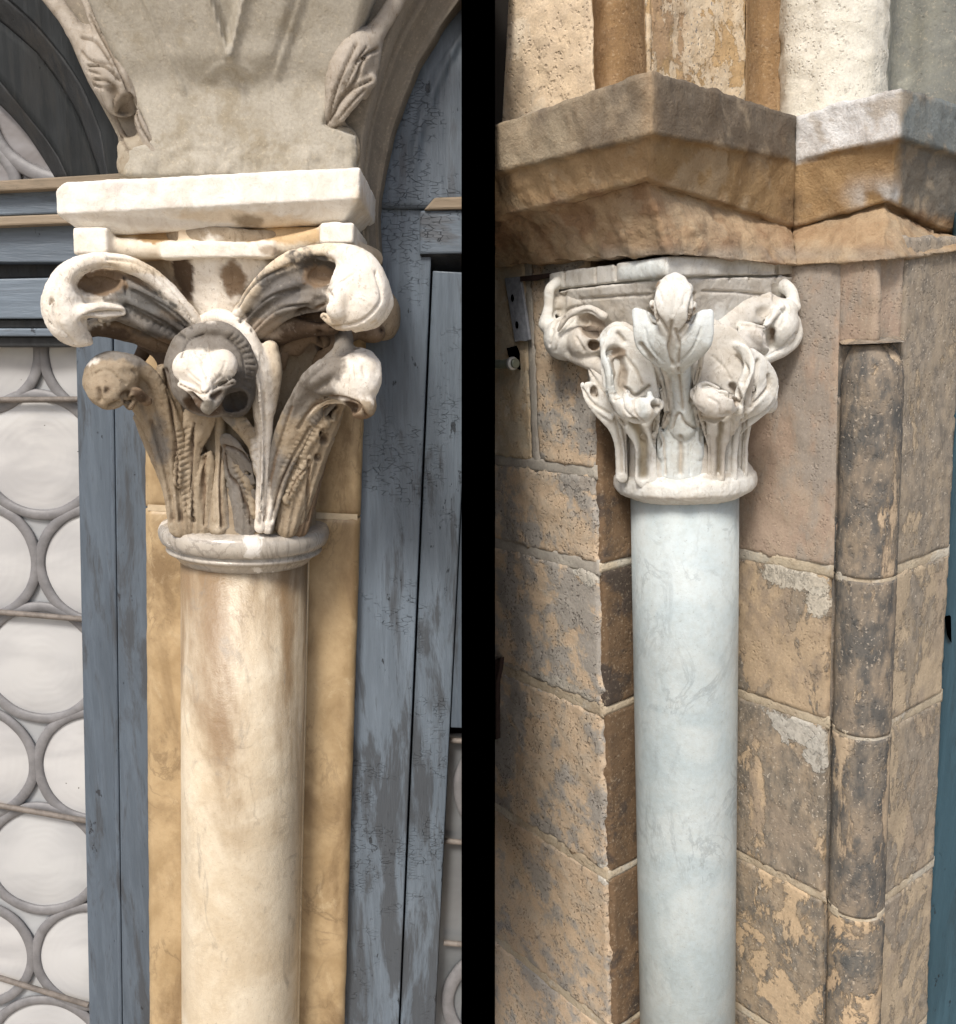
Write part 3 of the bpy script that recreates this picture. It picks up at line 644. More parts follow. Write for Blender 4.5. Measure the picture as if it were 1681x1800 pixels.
    v.blob((626, 508, -254), (50, 36, 56), WHITE, 12, rot=-15)
    v.stroke([(592, 482, -262, 10), (598, 510, -272, 16), (592, 545, -274, 18)], WHITE, k=7)
    v.stroke([(670, 500, -246, 14), (676, 532, -242, 16), (660, 562, -240, 13), (625, 576, -240, 8)], CREAM, k=5)
    v.blob((560, 484, -252), (34, 26, 22), DBROWN, 7, '-', rot=15)
    v.stroke([(520, 562, -226, 6), (545, 562, -250, 8), (566, 580, -240, 7)], DBROWN, op='-', k=4)
    v.stroke([(600, 572, -290, 1.5), (648, 548, -292, 2), (660, 505, -294, 2), (645, 465, -288, 1.5)], None, op='-', k=5)
    v.stroke([(612, 568, -292, 1.6), (640, 545, -298, 2.2), (655, 505, -300, 2.2), (636, 462, -290, 2), (600, 444, -276, 1.6)], CREAM, op='-', k=2)
    v.stroke([(575, 556, -282, 2), (592, 566, -282, 2.4), (616, 572, -274, 2)], DBROWN, op='-', k=2)
    v.stroke([(420, 560, -190, 1.4), (450, 515, -212, 1.6), (500, 472, -238, 1.8), (560, 448, -258, 1.6)], None, op='-', k=2)
    v.stroke([(590, 520, -294, 1.2), (620, 505, -300, 1.2), (640, 490, -298, 1)], None, op='-', k=2)
    v.build('leaf', M_carv, t, .0014, paints=[(634, 508, -255, 66, 90, 90, WHITE, .12), (500, 462, -225, 50, 60, 9, CREAM, .4), (556, 470, -230, 48, 30, 34, DGREY, .25), (560, 486, -235, 34, 40, 20, BROWN, .25), (418, 575, -175, 20, 60, 34, WHITE, .35), (500, 505, -215, 50, 30, 36, (.165, .155, .145), .3), (470, 575, -190, 40, 30, 24, (.36, .30, .24), .4)])
    # ---- leaf hanging over the front: hood and folded tip
    v = Clay(F)
    v.blob((372, 652, -200), (78, 56, 82), GREY, 8)
    v.blob((412, 690, -196), (36, 40, 44), DGREY, 8)
    v.blob((352, 722, -246), (44, 40, 24), DBROWN, 4, '-', rot=-8)
    v.blob((414, 710, -236), (27, 30, 22), DBROWN, 3, '-', rot=20)
    v.stroke([(300, 640, -205, 10), (318, 600, -222, 12), (350, 580, -230, 12), (392, 578, -230, 12), (425, 602, -222, 12), (442, 645, -208, 11)], GREY, k=10)
    v.blob((334, 646, -254), (30, 20, 30), WHITE, 7, rot=28)
    v.blob((390, 643, -254), (27, 20, 29), WHITE, 7, rot=-22)
    v.blob((362, 665, -258), (26, 22, 24), WHITE, 8)
    v.stroke([(318, 676, -262, 6), (345, 690, -268, 8), (362, 705, -270, 9)], WHITE, k=5)
    v.stroke([(410, 672, -262, 6), (385, 688, -268, 7), (366, 702, -270, 8)], GREY, k=5)
    v.stroke([(362, 668, -272, 8), (363, 688, -280, 10), (364, 705, -278, 9), (365, 728, -270, 3)], WHITE, k=8)
    v.stroke([(340, 690, -262, 7), (352, 708, -266, 9), (362, 716, -268, 10)], GREY, k=6); v.stroke([(392, 690, -262, 7), (380, 706, -266, 9), (368, 716, -268, 10)], GREY, k=6)
    v.stroke([(350, 640, -290, 2), (362, 655, -292, 3), (372, 645, -290, 2)], BROWN, op='-', k=4)
    v.stroke([(361, 628, -288, 4), (362, 650, -292, 4)], BROWN, op='-', k=3)
    v.blob((340, 683, -288), (10, 14, 6), DBROWN, 4, '-', rot=20); v.blob((384, 684, -288), (9, 14, 6), DBROWN, 4, '-', rot=-20)
    v.build('leaf', M_carv, t, .0014, paints=[(361, 648, -270, 50, 60, 37, WHITE, .35), (367, 716, -275, 14, 40, 16, (.34, .32, .28), .2), (418, 690, -225, 40, 60, 42, DGREY, .3), (370, 566, -190, 50, 60, 8, WHITE, .3)])
    # ---- the white ridge right of the hood and its hatched companion
    v = Clay(F)
    v.stroke([(348, 566, -168, 10), (388, 556, -176, 13), (424, 574, -186, 13), (442, 605, -188, 16), (456, 650, -178, 20), (462, 700, -164, 19), (464, 770, -146, 15), (462, 850, -136, 12), (458, 928, -132, 10)], WHITE, k=8)
    v.stroke([(446, 640, -204, 3), (458, 700, -188, 3), (462, 780, -164, 2.5), (459, 900, -148, 2.5)], WHITE, k=3)
    v.stroke([(476, 612, -172, 14), (480, 655, -166, 16), (474, 715, -150, 12)], CREAM, k=9)
    v.stroke([(404, 728, -170, 15), (428, 752, -164, 15), (446, 785, -154, 10), (452, 830, -142, 7)], WARM, k=5)
    for i in range(6):
        v.stroke([(425+i*4, 722+i*9, -188, 1.4), (438+i*3, 728+i*9, -184, 1.4)], None, op='-', k=2)
    v.build('rib', M_carv, t, .0014, paints=[(455, 720, -165, 20, 60, 130, WHITE, .3), (458, 860, -135, 7, 40, 60, WHITE, .4), (428, 760, -160, 30, 50, 34, WARM, .3), (402, 742, -175, 16, 40, 12, GREY, .3)])
    # ---- lower left leaf
    v = Clay(F)
    v.stroke([(318, 928, -122, 19, 13), (308, 840, -128, 24, 14), (294, 770, -144, 31, 16), (272, 712, -166, 37, 18), (246, 668, -186, 40, 20), (215, 648, -204, 42, 20), (186, 660, -214, 42, 18)], TAN, S=(.96, -.05, .28), cup=-.25, k=6, flute=(3, .20))
    v.stroke([(330, 925, -118, 10), (322, 840, -128, 10), (318, 770, -140, 10), (306, 700, -158, 10), (285, 650, -172, 10)], TAN, k=8)
    v.blob((196, 664, -216), (46, 38, 45), TAN, 10)
    v.blob((190, 690, -232), (34, 30, 30), TAN, 8)
    v.blob((236, 700, -236), (22, 26, 13), DBROWN, 6, '-', rot=-10)
    v.blob((182, 688, -268), (5, 18, 11), DBROWN, 3, '-', rot=-8)
    v.stroke([(160, 655, -258, 2), (190, 632, -264, 2), (230, 645, -246, 2), (262, 690, -214, 1.8), (285, 750, -180, 1.6), (300, 840, -150, 1.4)], DBROWN, op='-', k=2)
    v.stroke([(160, 700, -262, 1.6), (172, 716, -262, 2), (200, 722, -258, 2), (224, 712, -250, 1.6)], DBROWN, op='-', k=2)
    v.stroke([(258, 705, -205, 10), (238, 690, -225, 9), (228, 712, -220, 9)], BROWN, k=4)
    v.stroke([(245, 735, -148, 10), (262, 775, -128, 12), (284, 820, -118, 12), (300, 870, -115, 10)], TAN, k=4)
    v.stroke([(300, 925, -124, 3), (298, 850, -130, 3), (282, 790, -145, 3), (255, 730, -172, 3), (215, 655, -226, 4)], GREY, k=3)
    v.build('leaf', M_carv, t, .0018, paints=[(165, 625, -225, 22, 60, 24, WHITE, .2), (215, 625, -200, 60, 60, 18, GREY, .3), (200, 705, -225, 40, 60, 26, TAN, .4), (300, 860, -110, 30, 60, 70, WARM, .4), (285, 760, -145, 20, 40, 60, GREY, .5)])
    # ---- lower right leaf
    v = Clay(F)
    v.stroke([(470, 928, -128, 12, 10), (482, 860, -132, 18, 12), (500, 795, -142, 26, 14), (528, 735, -158, 33, 16), (558, 688, -177, 42, 18), (590, 655, -195, 50, 20), (622, 655, -208, 50, 18)], GREY, S=(.86, -.1, .5), cup=-.14, k=6, flute=(3, .12))
    v.stroke([(470, 925, -134, 4), (500, 830, -140, 5), (520, 770, -152, 6), (546, 724, -172, 6), (578, 704, -192, 7), (612, 704, -210, 8), (640, 720, -222, 10)], CREAM, k=3)
    v.stroke([(600, 610, -180, 5), (586, 640, -198, 5), (560, 668, -186, 4), (520, 745, -160, 3)], CREAM, k=4)
    v.blob((628, 668, -218), (42, 36, 48), WHITE, 10, rot=-10)
    v.blob((636, 712, -222), (26, 28, 26), TAN, 6)
    v.blob((606, 722, -236), (26, 28, 13), DBROWN, 5, '-', rot=25)
    v.blob((624, 716, -262), (9, 22, 8), DBROWN, 4, '-', rot=20)
    v.stroke([(604, 700, -262, 2), (636, 700, -270, 2.4), (660, 680, -262, 2.2)], BROWN, op='-', k=2)
    v.stroke([(612, 622, -250, 1.6), (604, 655, -262, 2), (608, 692, -262, 1.8)], None, op='-', k=2)
    v.stroke([(480, 900, -150, 1.4), (505, 810, -166, 1.6), (540, 735, -186, 1.8), (585, 685, -214, 1.8)], None, op='-', k=2)
    v.stroke([(600, 545, -120, 16), (604, 590, -160, 16), (606, 625, -188, 18)], GREY, k=8)
    v.build('leaf', M_carv, t, .0016, paints=[(648, 655, -220, 44, 80, 56, WHITE, .12), (600, 650, -200, 26, 50, 40, GREY, .3), (520, 760, -150, 40, 40, 50, TAN, .5), (630, 735, -220, 40, 60, 14, BROWN, .4), (470, 900, -134, 12, 30, 60, WHITE, .4)])
    # ---- inner acanthus leaves with bead rows
    def small(pts, beads, col, up, extra=None, bcol=WARM):
        v = Clay(F, .0024)
        v.stroke(pts, col, S=up, cup=.10, k=3, flute=(3.5, .34))
        if len(beads) > 2: v.stroke([(bx, by, bz+3, br*1.25) for (bx, by, bz, br) in beads], bcol, k=2, hatch=(.0125, .30, 260.))
        q = pts[1]; r_ = pts[-2]
        for sgn in (-1, 1):                                            # cut edge of the leaf
            for tt in (.15, .45, .75):
                x_ = q[0]+(r_[0]-q[0])*tt+sgn*(q[3]+2); v.blob((x_, q[1]+(r_[1]-q[1])*tt, q[2]-4), (6, 14, 3.5), None, 2, '-', rot=-35*sgn)
        if extra: extra(v)
        v.build('leaf', M_carv, t, .0012, paints=[])
    lerp = lambda a, b_, n: [(a[0]+(b_[0]-a[0])*i/(n-1), a[1]+(b_[1]-a[1])*i/(n-1), a[2]+(b_[2]-a[2])*i/(n-1), a[3]+(b_[3]-a[3])*i/(n-1)) for i in range(n)]
    small([(428, 927, -124, 22, 9), (426, 870, -129, 26, 9), (414, 820, -137, 25, 9), (398, 786, -146, 6, 5)], [(445-2*i+ (0), 905-14*i, -136, 5.5) for i in range(4)]+[(436-6.5*i, 850-14*i, -142, 6) for i in range(4)], GREY, (.94, -.1, .3))
    small([(446, 925, -124, 7, 6), (440, 870, -134, 12, 6), (424, 815, -146, 20, 6), (404, 782, -158, 20, 6), (396, 768, -160, 4, 4)], [], GREY, (.9, -.1, -.45))
    small([(348, 927, -124, 22, 9), (350, 870, -129, 25, 9), (358, 825, -135, 22, 8), (370, 796, -142, 5, 4)], [(335+2*i, 905-15*i, -134, 6) for i in range(7)], WARM, (.94, -.1, -.3))
    small([(326, 927, -124, 18, 9), (326, 850, -132, 22, 9), (332, 780, -143, 27, 9), (348, 740, -156, 30, 9), (370, 712, -168, 16, 8)], [(312+1.5*i, 850-16*i, -146, 6) for i in range(7)], TAN, (.94, -.15, -.25), None, TAN)
    small([(505, 927, -114, 20, 9), (516, 870, -120, 27, 9), (534, 820, -127, 27, 9), (554, 780, -134, 9, 6)], lerp((502, 880, -130, 6), (545, 798, -136, 7), 7), TAN, (.9, .1, .4))
    small([(522, 910, -106, 18, 9), (545, 820, -124, 28, 10), (568, 755, -144, 32, 10), (594, 712, -156, 18, 8)], lerp((528, 800, -142, 5), (580, 735, -160, 7), 8), TAN, (.8, .2, .55))
    small([(528, 927, -95, 20, 9), (545, 850, -102, 24, 9), (562, 780, -112, 24, 9), (582, 740, -122, 14, 7)], [], BROWN, (.8, .5, .3))
    v = Clay(F)
    v.stroke([(384, 927, -122, 17), (385, 870, -128, 12), (388, 800, -132, 10), (386, 740, -144, 10), (380, 715, -160, 12)], WARM, k=4)
    v.stroke([(384, 927, -134, 4), (385, 860, -136, 3), (388, 800, -140, 3)], CREAM, k=3)
    v.stroke([(368, 927, -124, 5), (374, 860, -128, 3)], GREY, k=3); v.stroke([(402, 927, -124, 5), (396, 860, -128, 3)], GREY, k=3)
    v.build('stalk', M_carv, t, .0012)
    # ---- further volute on the wall side, seen past the right one
    v = Clay(F)
    v.stroke([(560, 640, -60, 16), (600, 590, -40, 22), (640, 560, -10, 26), (672, 545, 10, 26)], BROWN, k=6)
    v.blob((672, 552, 10), (32, 34, 46), TAN, 8, rot=10)
    v.blob((652, 585, -20), (26, 22, 18), BROWN, 5); v.blob((670, 580, -40), (3, 20, 4), DBROWN, 3, '-')
    v.stroke([(690, 510, 0, 3), (684, 560, -26, 3), (676, 600, -10, 3)], None, op='-', k=4)
    v.build('leaf', M_carv, t, .0014, paints=[(640, 590, 0, 40, 60, 40, BROWN, .4), (620, 560, 0, 40, 80, 60, DBROWN, .4)])
    v = Clay(F)
    v.stroke([(520, 610, -130, 16), (545, 590, -140, 14), (570, 600, -140, 12)], BROWN, k=6)
    v.stroke([(490, 640, -128, 14), (505, 600, -138, 12), (540, 575, -150, 10)], BROWN, k=6)
    for i in range(6): v.stroke([(508+i*9, 588-i*1, -158, 2), (514+i*9, 580-i, -158, 2)], None, op='-', k=2)
    v.build('leaf', M_carv, t, .0012)
    v = Clay(F)
    v.stroke([(200, 570, -110, 10), (240, 590, -130, 14), (290, 625, -140, 18), (300, 680, -138, 16), (305, 740, -132, 10)], DBROWN, k=6)
    v.stroke([(262, 600, -120, 14), (240, 640, -120, 10)], DBROWN, k=6)
    v.build('leaf', M_carv, t, .0012)
    # ---- abacus: bevelled top block, sheltered fillet, corner horns and centre block
    a = Clay(F, .003)
    yF = -.240
    A = [F.P(97, 345, yF), F.P(634, 318, yF)]
    tilt = (A[1][2]-A[0][2])/(A[1][0]-A[0][0]); cx_ = .5*(A[0][0]+A[1][0]); hw = .5*(A[1][0]-A[0][0])
    ztp = F.P(370, 306, yF)[2]; zf = F.P(370, 362, yF)[2]; zb_ = F.P(370, 402, yF+.03)[2]
    def top(X):
        x = X[..., 0]-cx_; y = X[..., 1]; z = X[..., 2]-tilt*x
        ch = np.clip((zf-z)/(zf-zb_), 0, 1)*.032                      # the underside draws in
        dx = np.abs(x)-(hw-ch*.95); dy = np.maximum(yF+ch-y, y-.10); dz = np.maximum(z-ztp, zb_-z)
        q = np.stack([dx, dy, dz], -1)+.006; out_ = np.sqrt((np.maximum(q, 0)**2).sum(-1))+np.minimum(q.max(-1), 0)-.006
        cut = (-x-z*0+(-hw))*-1                                        # chipped upper left corner
        c1 = ((-x)+(z-ztp)*1.0-(hw-.014))*.7; return np.maximum(out_, c1)
    a.raw(top, (cx_-hw-.02, yF-.02, zb_-.04), (cx_+hw+.02, .11, ztp+.04), (.90, .87, .81))
    a.build('abacus', M_carv_w, t, .0012, 30, paints=[(430, 385, yF*1000+15, 150, 60, 16, (.82, .72, .58), .4), (438, 388, yF*1000+20, 30, 60, 12, TAN, .5), (300, 392, yF*1000+20, 180, 40, 9, (.78, .74, .68), .5), (650, 400, -150, 30, 160, 60, (.80, .72, .6), .4), (215, 330, -240, 60, 20, 12, (.80, .76, .71), .4), (665, 430, 0, 30, 120, 30, TAN, .3)])
    a = Clay(F, .003)
    def zrow(py, y=-.215): return F.P(370, py, y)[2]
    def slabf(x0, x1, y0, z0, z1, rr=.004):
        cxx, cz = (x0+x1)/2, (z0+z1)/2
        def f(X):
            x = X[..., 0]; z = X[..., 2]-tilt*.6*(x-cx_); q = np.stack([np.abs(x-cxx)-(x1-x0)/2, np.maximum(y0-X[..., 1], X[..., 1]-.06), np.abs(z-cz)-(z1-z0)/2], -1)+rr
            return np.sqrt((np.maximum(q, 0)**2).sum(-1))+np.minimum(q.max(-1), 0)-rr
        return f, (x0-.01, y0-.01, z0-.03), (x1+.01, .07, z1+.03)
    X_ = lambda px, y: F.P(px, 425, y)[0]
    f_, l_, u_ = slabf(X_(140, -.19), X_(612, -.19), -.193, zrow(452), zrow(395)); a.raw(f_, l_, u_, (.55, .38, .20), 3)
    f_, l_, u_ = slabf(X_(309, -.215), X_(397, -.215), -.206, zrow(430), zrow(395)); a.raw(f_, l_, u_, (.82, .68, .50), 3)
    f_, l_, u_ = slabf(X_(283, -.215), X_(482, -.215), -.216, zrow(453), zrow(424)); a.raw(f_, l_, u_, (.90, .85, .76), 4)
    f_, l_, u_ = slabf(X_(129, -.228), X_(190, -.228), -.230, zrow(447), zrow(400)); a.raw(f_, l_, u_, (.90, .85, .76), 3)
    f_, l_, u_ = slabf(X_(562, -.228), X_(622, -.228), -.230, zrow(432), zrow(395)); a.raw(f_, l_, u_, (.90, .85, .76), 3)
    a.stroke([(165, 428, -214, 18, 12), (215, 436, -202, 17, 12), (300, 438, -200, 15, 12)], (.88, .80, .67), S=(0, -.15, 1), k=10)
    a.stroke([(465, 438, -200, 15, 12), (525, 426, -202, 17, 12), (590, 412, -212, 18, 12)], (.86, .77, .62), S=(0, -.15, 1), k=10)
    a.stroke([(620, 440, -180, 18), (640, 450, -120, 20), (655, 455, -60, 18)], (.72, .6, .44), k=8)
    a.build('abacus_fillet', M_carv_w, t, .0012, 30, paints=[(270, 412, -205, 40, 40, 14, (.42, .27, .13), .2), (440, 412, -205, 44, 40, 14, (.42, .27, .13), .2), (520, 415, -200, 60, 40, 20, (.62, .45, .26), .4), (470, 440, -216, 26, 30, 10, (.5, .42, .33), .3)])
columnL()
Clay.eng = ()

def springer():
    t = thing('arch_springer', 'grey carved springer stone with flared ribs resting on the white abacus', 'springer stone', F.W(F.P(400, 305, -.1)))
    # front face, a relief of flared ribs
    le = [(-90, 112), (0, 154), (110, 205), (200, 245), (248, 262), (262, 222), (312, 209)]
    re = [(-90, 672), (0, 646), (100, 615), (180, 585), (222, 571), (236, 625), (312, 628)]
    rows = []; 
    def seg(px, py, a, b_):
        a = np.array(a, float); b_ = np.array(b_, float); p = np.array([px, py]); ab = b_-a; tt = np.clip((p-a)@ab/(ab@ab), 0, 1); d = p-a-tt*ab; return np.hypot(*d), ab[0]*d[1]-ab[1]*d[0]
    for py in list(range(-90, 316, 7)):
        xL = np.interp(py, [q[0] for q in le], [q[1] for q in le]); xR = np.interp(py, [q[0] for q in re], [q[1] for q in re]); row = []
        for k in range(81):
            px = xL+(xR-xL)*k/80; h = 0.
            fade = 1-sst(90, 165, py)
            for (a_, b_) in (((230, -60), (322, 158)), ((548, -60), (486, 130))):
                d, s_ = seg(px, py, a_, b_); h += .0075*math.exp(-(d/5)**2)
                inside = (s_ > 0) == (a_[0] < 400)
                h += (.012*fade*(1-math.exp(-(d/14)**2)) if not inside else 0)
            d1, s1 = seg(px, py, (352, -60), (402, 98)); d2, s2 = seg(px, py, (440, -60), (404, 98))
            h += .010*fade*(math.exp(-(d1/7)**2)+math.exp(-(d2/7)**2))
            if s1 < 0 and s2 > 0 and py < 98: h -= .016*min(1, min(d1, d2)/12.)
            r = math.hypot((px-405), (py-158)*1.0)
            h += .0038*math.exp(-((r-46)/5.)**2)*sst(152, 128, py) if py < 152 else 0
            e = min(k, 80-k)/80*(xR-xL); h -= .008*(1-sst(0, 9, e))
            y = -.105-h-.05*sst(0, 1, (150-py)/260.)*1.0 
            row.append(F.P(px, py, y))
        rows.append(row)
    am = [.7+3.6*sst(228, 285, py) for py in range(-90, 316, 7)]
    loft(F, 'front_face', rows, .03, M_spring, t, .0016, 26, amp_rows=am, step=.0045)
    # set-back side faces
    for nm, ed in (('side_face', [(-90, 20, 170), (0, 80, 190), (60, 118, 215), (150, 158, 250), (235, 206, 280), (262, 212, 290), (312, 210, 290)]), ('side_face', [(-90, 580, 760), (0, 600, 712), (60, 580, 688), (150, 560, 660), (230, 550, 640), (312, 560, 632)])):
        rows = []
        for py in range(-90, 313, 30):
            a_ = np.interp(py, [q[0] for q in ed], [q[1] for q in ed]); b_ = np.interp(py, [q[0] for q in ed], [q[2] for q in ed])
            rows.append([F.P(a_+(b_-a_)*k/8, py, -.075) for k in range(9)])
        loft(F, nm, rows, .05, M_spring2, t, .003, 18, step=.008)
    # curled leaves on each side
    zt2 = lambda *p: [(x/2.075, y/2.075) for x, y in p]; EN = []
    for p, w_, d_ in (((( 300, 135), (350, 150), (400, 210)), 2.4, 6), (((320, 240), (380, 240), (440, 290)), 2.6, 7), (((300, 190), (330, 220), (420, 235)), 2, 4), (((345, 290), (400, 300), (440, 350)), 2.4, 6), (((330, 60), (400, 180), (470, 330), (520, 470), (580, 545)), 2.4, 6), (((410, 330), (440, 400), (470, 470)), 12, 9), (((375, 180), (410, 240), (425, 290)), 1.6, 3),
                       (((1300, 160), (1270, 220), (1225, 330), (1190, 450)), 2.4, 6), (((1380, 180), (1330, 210), (1300, 290), (1240, 360)), 2.6, 7), (((1355, 290), (1290, 320), (1240, 370), (1200, 440)), 2.6, 8), (((1340, 170), (1300, 230), (1255, 330)), 1.6, 4), (((1330, 330), (1280, 380), (1230, 440)), 2, 4), (((1190, 500), (1240, 460), (1300, 460)), 2, 5), (((440, 500), (480, 560), (590, 600)), 2.2, 5)):
        EN.append((zt2(*p), w_, d_, (.22, .18, .135)))
    Clay.eng = EN
    c1, c2, c3 = (.42, .375, .32), (.24, .20, .155), (.37, .32, .245)
    v = Clay(F, .003)
    v.stroke([(160, 60, -70, 16), (178, 100, -86, 34), (196, 140, -96, 38), (212, 172, -96, 32)], c1, k=12)
    v.stroke([(150, 82, -84, 14), (168, 122, -96, 16), (190, 165, -100, 14)], c1, k=10)
    v.stroke([(150, 0, -90, 7), (185, 90, -104, 9), (222, 165, -108, 9), (250, 225, -102, 9), (272, 268, -98, 8)], c1, k=5)
    for a_ in (98, 124, 150): v.stroke([(140+(a_-98)*.5, a_, -118, 2.5), (178+(a_-98)*.3, a_+10, -134, 3), (214+(a_-98)*.2, a_+8, -128, 2)], None, op='-', k=2)
    v.blob((214, 205, -118), (17, 34, 42), c2, 5, '-', rot=-22)
    v.stroke([(200, 182, -72, 10), (212, 215, -70, 10), (224, 246, -74, 10)], c2, k=4)
    v.stroke([(240, 200, -60, 14), (250, 240, -70, 14)], c2, k=4)
    v.blob((240, 262, -88), (34, 16, 22), c3, 9); v.blob((232, 290, -88), (26, 16, 30), c3, 9)
    v.stroke([(40, -70, -78, 13), (84, -10, -84, 15), (120, 35, -88, 16), (152, 84, -90, 18)], c1, k=12)
    v.build('leaf', M_carv, t, .0018, 30)
    v = Clay(F, .003)
    v.stroke([(740, -70, -78, 13), (704, -10, -84, 14), (672, 40, -92, 16), (648, 80, -96, 20)], c1, k=12)
    v.stroke([(640, 72, -95, 20), (628, 92, -105, 34), (610, 130, -108, 34), (596, 175, -100, 26), (585, 212, -92, 14)], c1, k=12)
    v.stroke([(656, 82, -90, 14), (652, 130, -98, 13), (640, 165, -92, 10)], c1, k=10)
    v.stroke([(652, 142, -108, 12), (626, 165, -118, 14), (600, 205, -110, 9)], c1, k=8)
    v.stroke([(655, 136, -125, 2.5), (625, 148, -136, 3), (598, 185, -124, 2)], None, op='-', k=5)
    v.stroke([(646, 95, -120, 2), (622, 115, -140, 2.5), (598, 160, -130, 2)], None, op='-', k=5)
    v.blob((600, 262, -84), (34, 18, 42), c3, 12)
    v.build('leaf', M_carv, t, .0018, 30)
springer()
Clay.eng = ()

def arch_band():
    # the smooth stone moulding that springs to the right of the abacus
    t = thing('arch_moulding', 'smooth brown stone arch moulding curving up right between springer and blue boards', 'arch moulding', F.W(F.P(660, 450, .02)))
    inn = [(470, 640), (380, 634), (300, 624), (230, 634), (150, 652), (70, 678), (0, 712), (-90, 770)]
    mid = [(470, 668), (380, 664), (300, 655), (230, 664), (150, 684), (70, 718), (0, 755), (-90, 820)]
    out = [(470, 668), (380, 666), (340, 671), (240, 691), (170, 714), (110, 741), (50, 777), (0, 815), (-90, 880)]
    rows = []
    for py in range(-90, 471, 12):
        a_, m_, o_ = (np.interp(-py, [-q[0] for q in e], [q[1] for q in e]) for e in (inn, mid, out))
        o_ = max(o_, m_+2); row = []
        for k in range(13):
            u = k/12; px = a_+(o_-a_)*u; y = -.02+.055*u**1.3-.012*math.exp(-((u-.34)/.10)**2)-.012*math.exp(-((u-.93)/.06)**2)
            row.append(F.P(px, py, y))
        rows.append(row)
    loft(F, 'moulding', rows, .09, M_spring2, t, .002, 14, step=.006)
arch_band()

# ---------------------------------------------------------------- window to the left
def windowL():
    t = thing('leaded_window', 'leaded window of milky round panes in a weathered blue frame', 'window', F.W(F.P(60, 1700, .12)))
    yg = .128
    X = lambda px, py, y=yg: F.P(px, py, y)
    # upright stile, two boards
    zt_ = F.P(200, 640, .08)[2]
    for a_, b_, y in ((141, 204, .082), (205, 262, .070)):
        x0, x1 = X(a_, 1000, y)[0], X(b_, 1000, y)[0]; box(F, 'stile', x0, x1-.001, y, y+.07, GZ_L, F.P(200, 560, y)[2], M_blue, t, .003)
    x0 = X(196, 1000, .074)[0]; box(F, 'bead', x0, x0+.009, .0745, .09, GZ_L, zt_, M_blue, t, .003)
    x0 = X(144, 1000, .074)[0]; box(F, 'bead', x0-.006, x0+.004, .094, .11, GZ_L, zt_, M_blue, t, .003)
    # transom, member by member from the top
    def rail(y0l, y0r, y1l, y1r, y, m, dep=.06, xr_=262, nm='rail'):
        sl = 1.0; L0, L1 = -260, xr_
        f = lambda l, r, x: l+(r-l)*(x/130.)
        slab(F, nm, [(L0, f(y0l, y0r, L0)), (L1, f(y0l, y0r, L1)), (L1, f(y1l, y1r, L1)), (L0, f(y1l, y1r, L0))], y, dep, m, t, .003)
    rail(317, 309, 336, 330, .030, M_tanw, .08)
    rail(336, 330, 379, 374, .052, M_blue_h, .08)
    rail(380, 375, 397, 392, .034, M_tanw, .08)
    rail(398, 393, 461, 461, .060, M_blue_h, .08)
    rail(461, 461, 490, 487, .098, M_black_w, .04)  # set-back strip, shade of the open gap put in as near-black colour
    rail(490, 487, 560, 560, .064, M_blue_h2, .08)
    rail(561, 561, 577, 577, .078, M_black_w, .06, 200)
    rail(577, 577, 591, 591, .070, M_blue_h2, .06, 138)
    rail(591, 591, 610, 610, .084, M_black_w, .05, 138)
    # glass and lead
    x0, x1 = X(-300, 1000)[0], X(160, 1000)[0]
    box(F, 'pane', x0, x1, yg+.006, yg+.012, GZ_L, X(0, 560)[2], M_glass_t, t, 0)
    s_ = F.scale(X(68, 1165))
    rowsA = [(68, 800, 0), (72, 1166, 0), (76, 1510, 0), (82, 1842, 0)]; rowsB = [(None, 612), (None, 985), (None, 1340), (None, 1677)]
    cen = []
    for px, py, _ in rowsA:
        c = X(px, py); cen += [c, c-np.array([212*s_, 0, 0])]
    for _, py in rowsB:
        c = X(-42, py); cen += [c, c+np.array([212*s_, 0, 0])]
    zs = sorted(set(round(c[2], 4) for c in cen)); 
    while min(zs) > GZ_L+.3:
        z = min(zs)-184*s_; zs.append(z); zs = sorted(zs); k_ = len(zs); par = 1 if abs((round((cen[0][2]-z)/(184*s_))) % 2) else 0
        bx = X(-42, 985)[0] if par else X(72, 1166)[0]-212*s_
        cen += [np.array([bx, yg, z]), np.array([bx+212*s_, yg, z])]
    for c in cen:
        R_ = 94*s_; th = np.linspace(0, 2*math.pi, 48, endpoint=False); V = [(c[0], yg-.004, c[2])]
        for k, (rr, dy) in enumerate([(.35, -.0035), (.7, -.002), (.92, -.0003), (1.06, .002)]):
            V += [(c[0]+R_*rr*math.cos(a), yg+dy, c[2]+R_*rr*.97*math.sin(a)) for a in th]
        Fc = [(0, 1+(i+1) % 48, 1+i) for i in range(48)]
        for k in range(3): Fc += [[1+k*48+i, 1+k*48+(i+1) % 48, 1+(k+1)*48+(i+1) % 48, 1+(k+1)*48+i] for i in range(48)]
        o = mesh('pane', F.W(np.array(V)), Fc, M_glass, t); mirror_normals_fix(o)
        hoop(F, 'lead_ring', c, 102.5*s_, 9*s_, .0032, M_lead, t, yg-.001, sx=1.0)
    for (ya, yb) in ((703, 702), (1076, 1088), (1416, 1441), (1719, 1762)):
        sl = (yb-ya)/140.; p, q = X(-220, ya-220*sl, .112), X(156, ya+156*sl, .112); bar(F, 'saddle_bar', p, q, .0058, M_bar, t)
    # the arched light above the transom
    b0 = [(-90, 40), (-40, 62), (0, 84), (50, 118), (100, 152), (160, 176), (235, 206), (316, 216)]
    b1 = [(-90, -120), (-60, -70), (-20, -5), (40, 62), (100, 112), (160, 150), (235, 178), (316, 192)]
    b2 = [(-90, -200), (0, -70), (35, -2), (90, 62), (140, 100), (200, 136), (260, 160), (316, 178)]
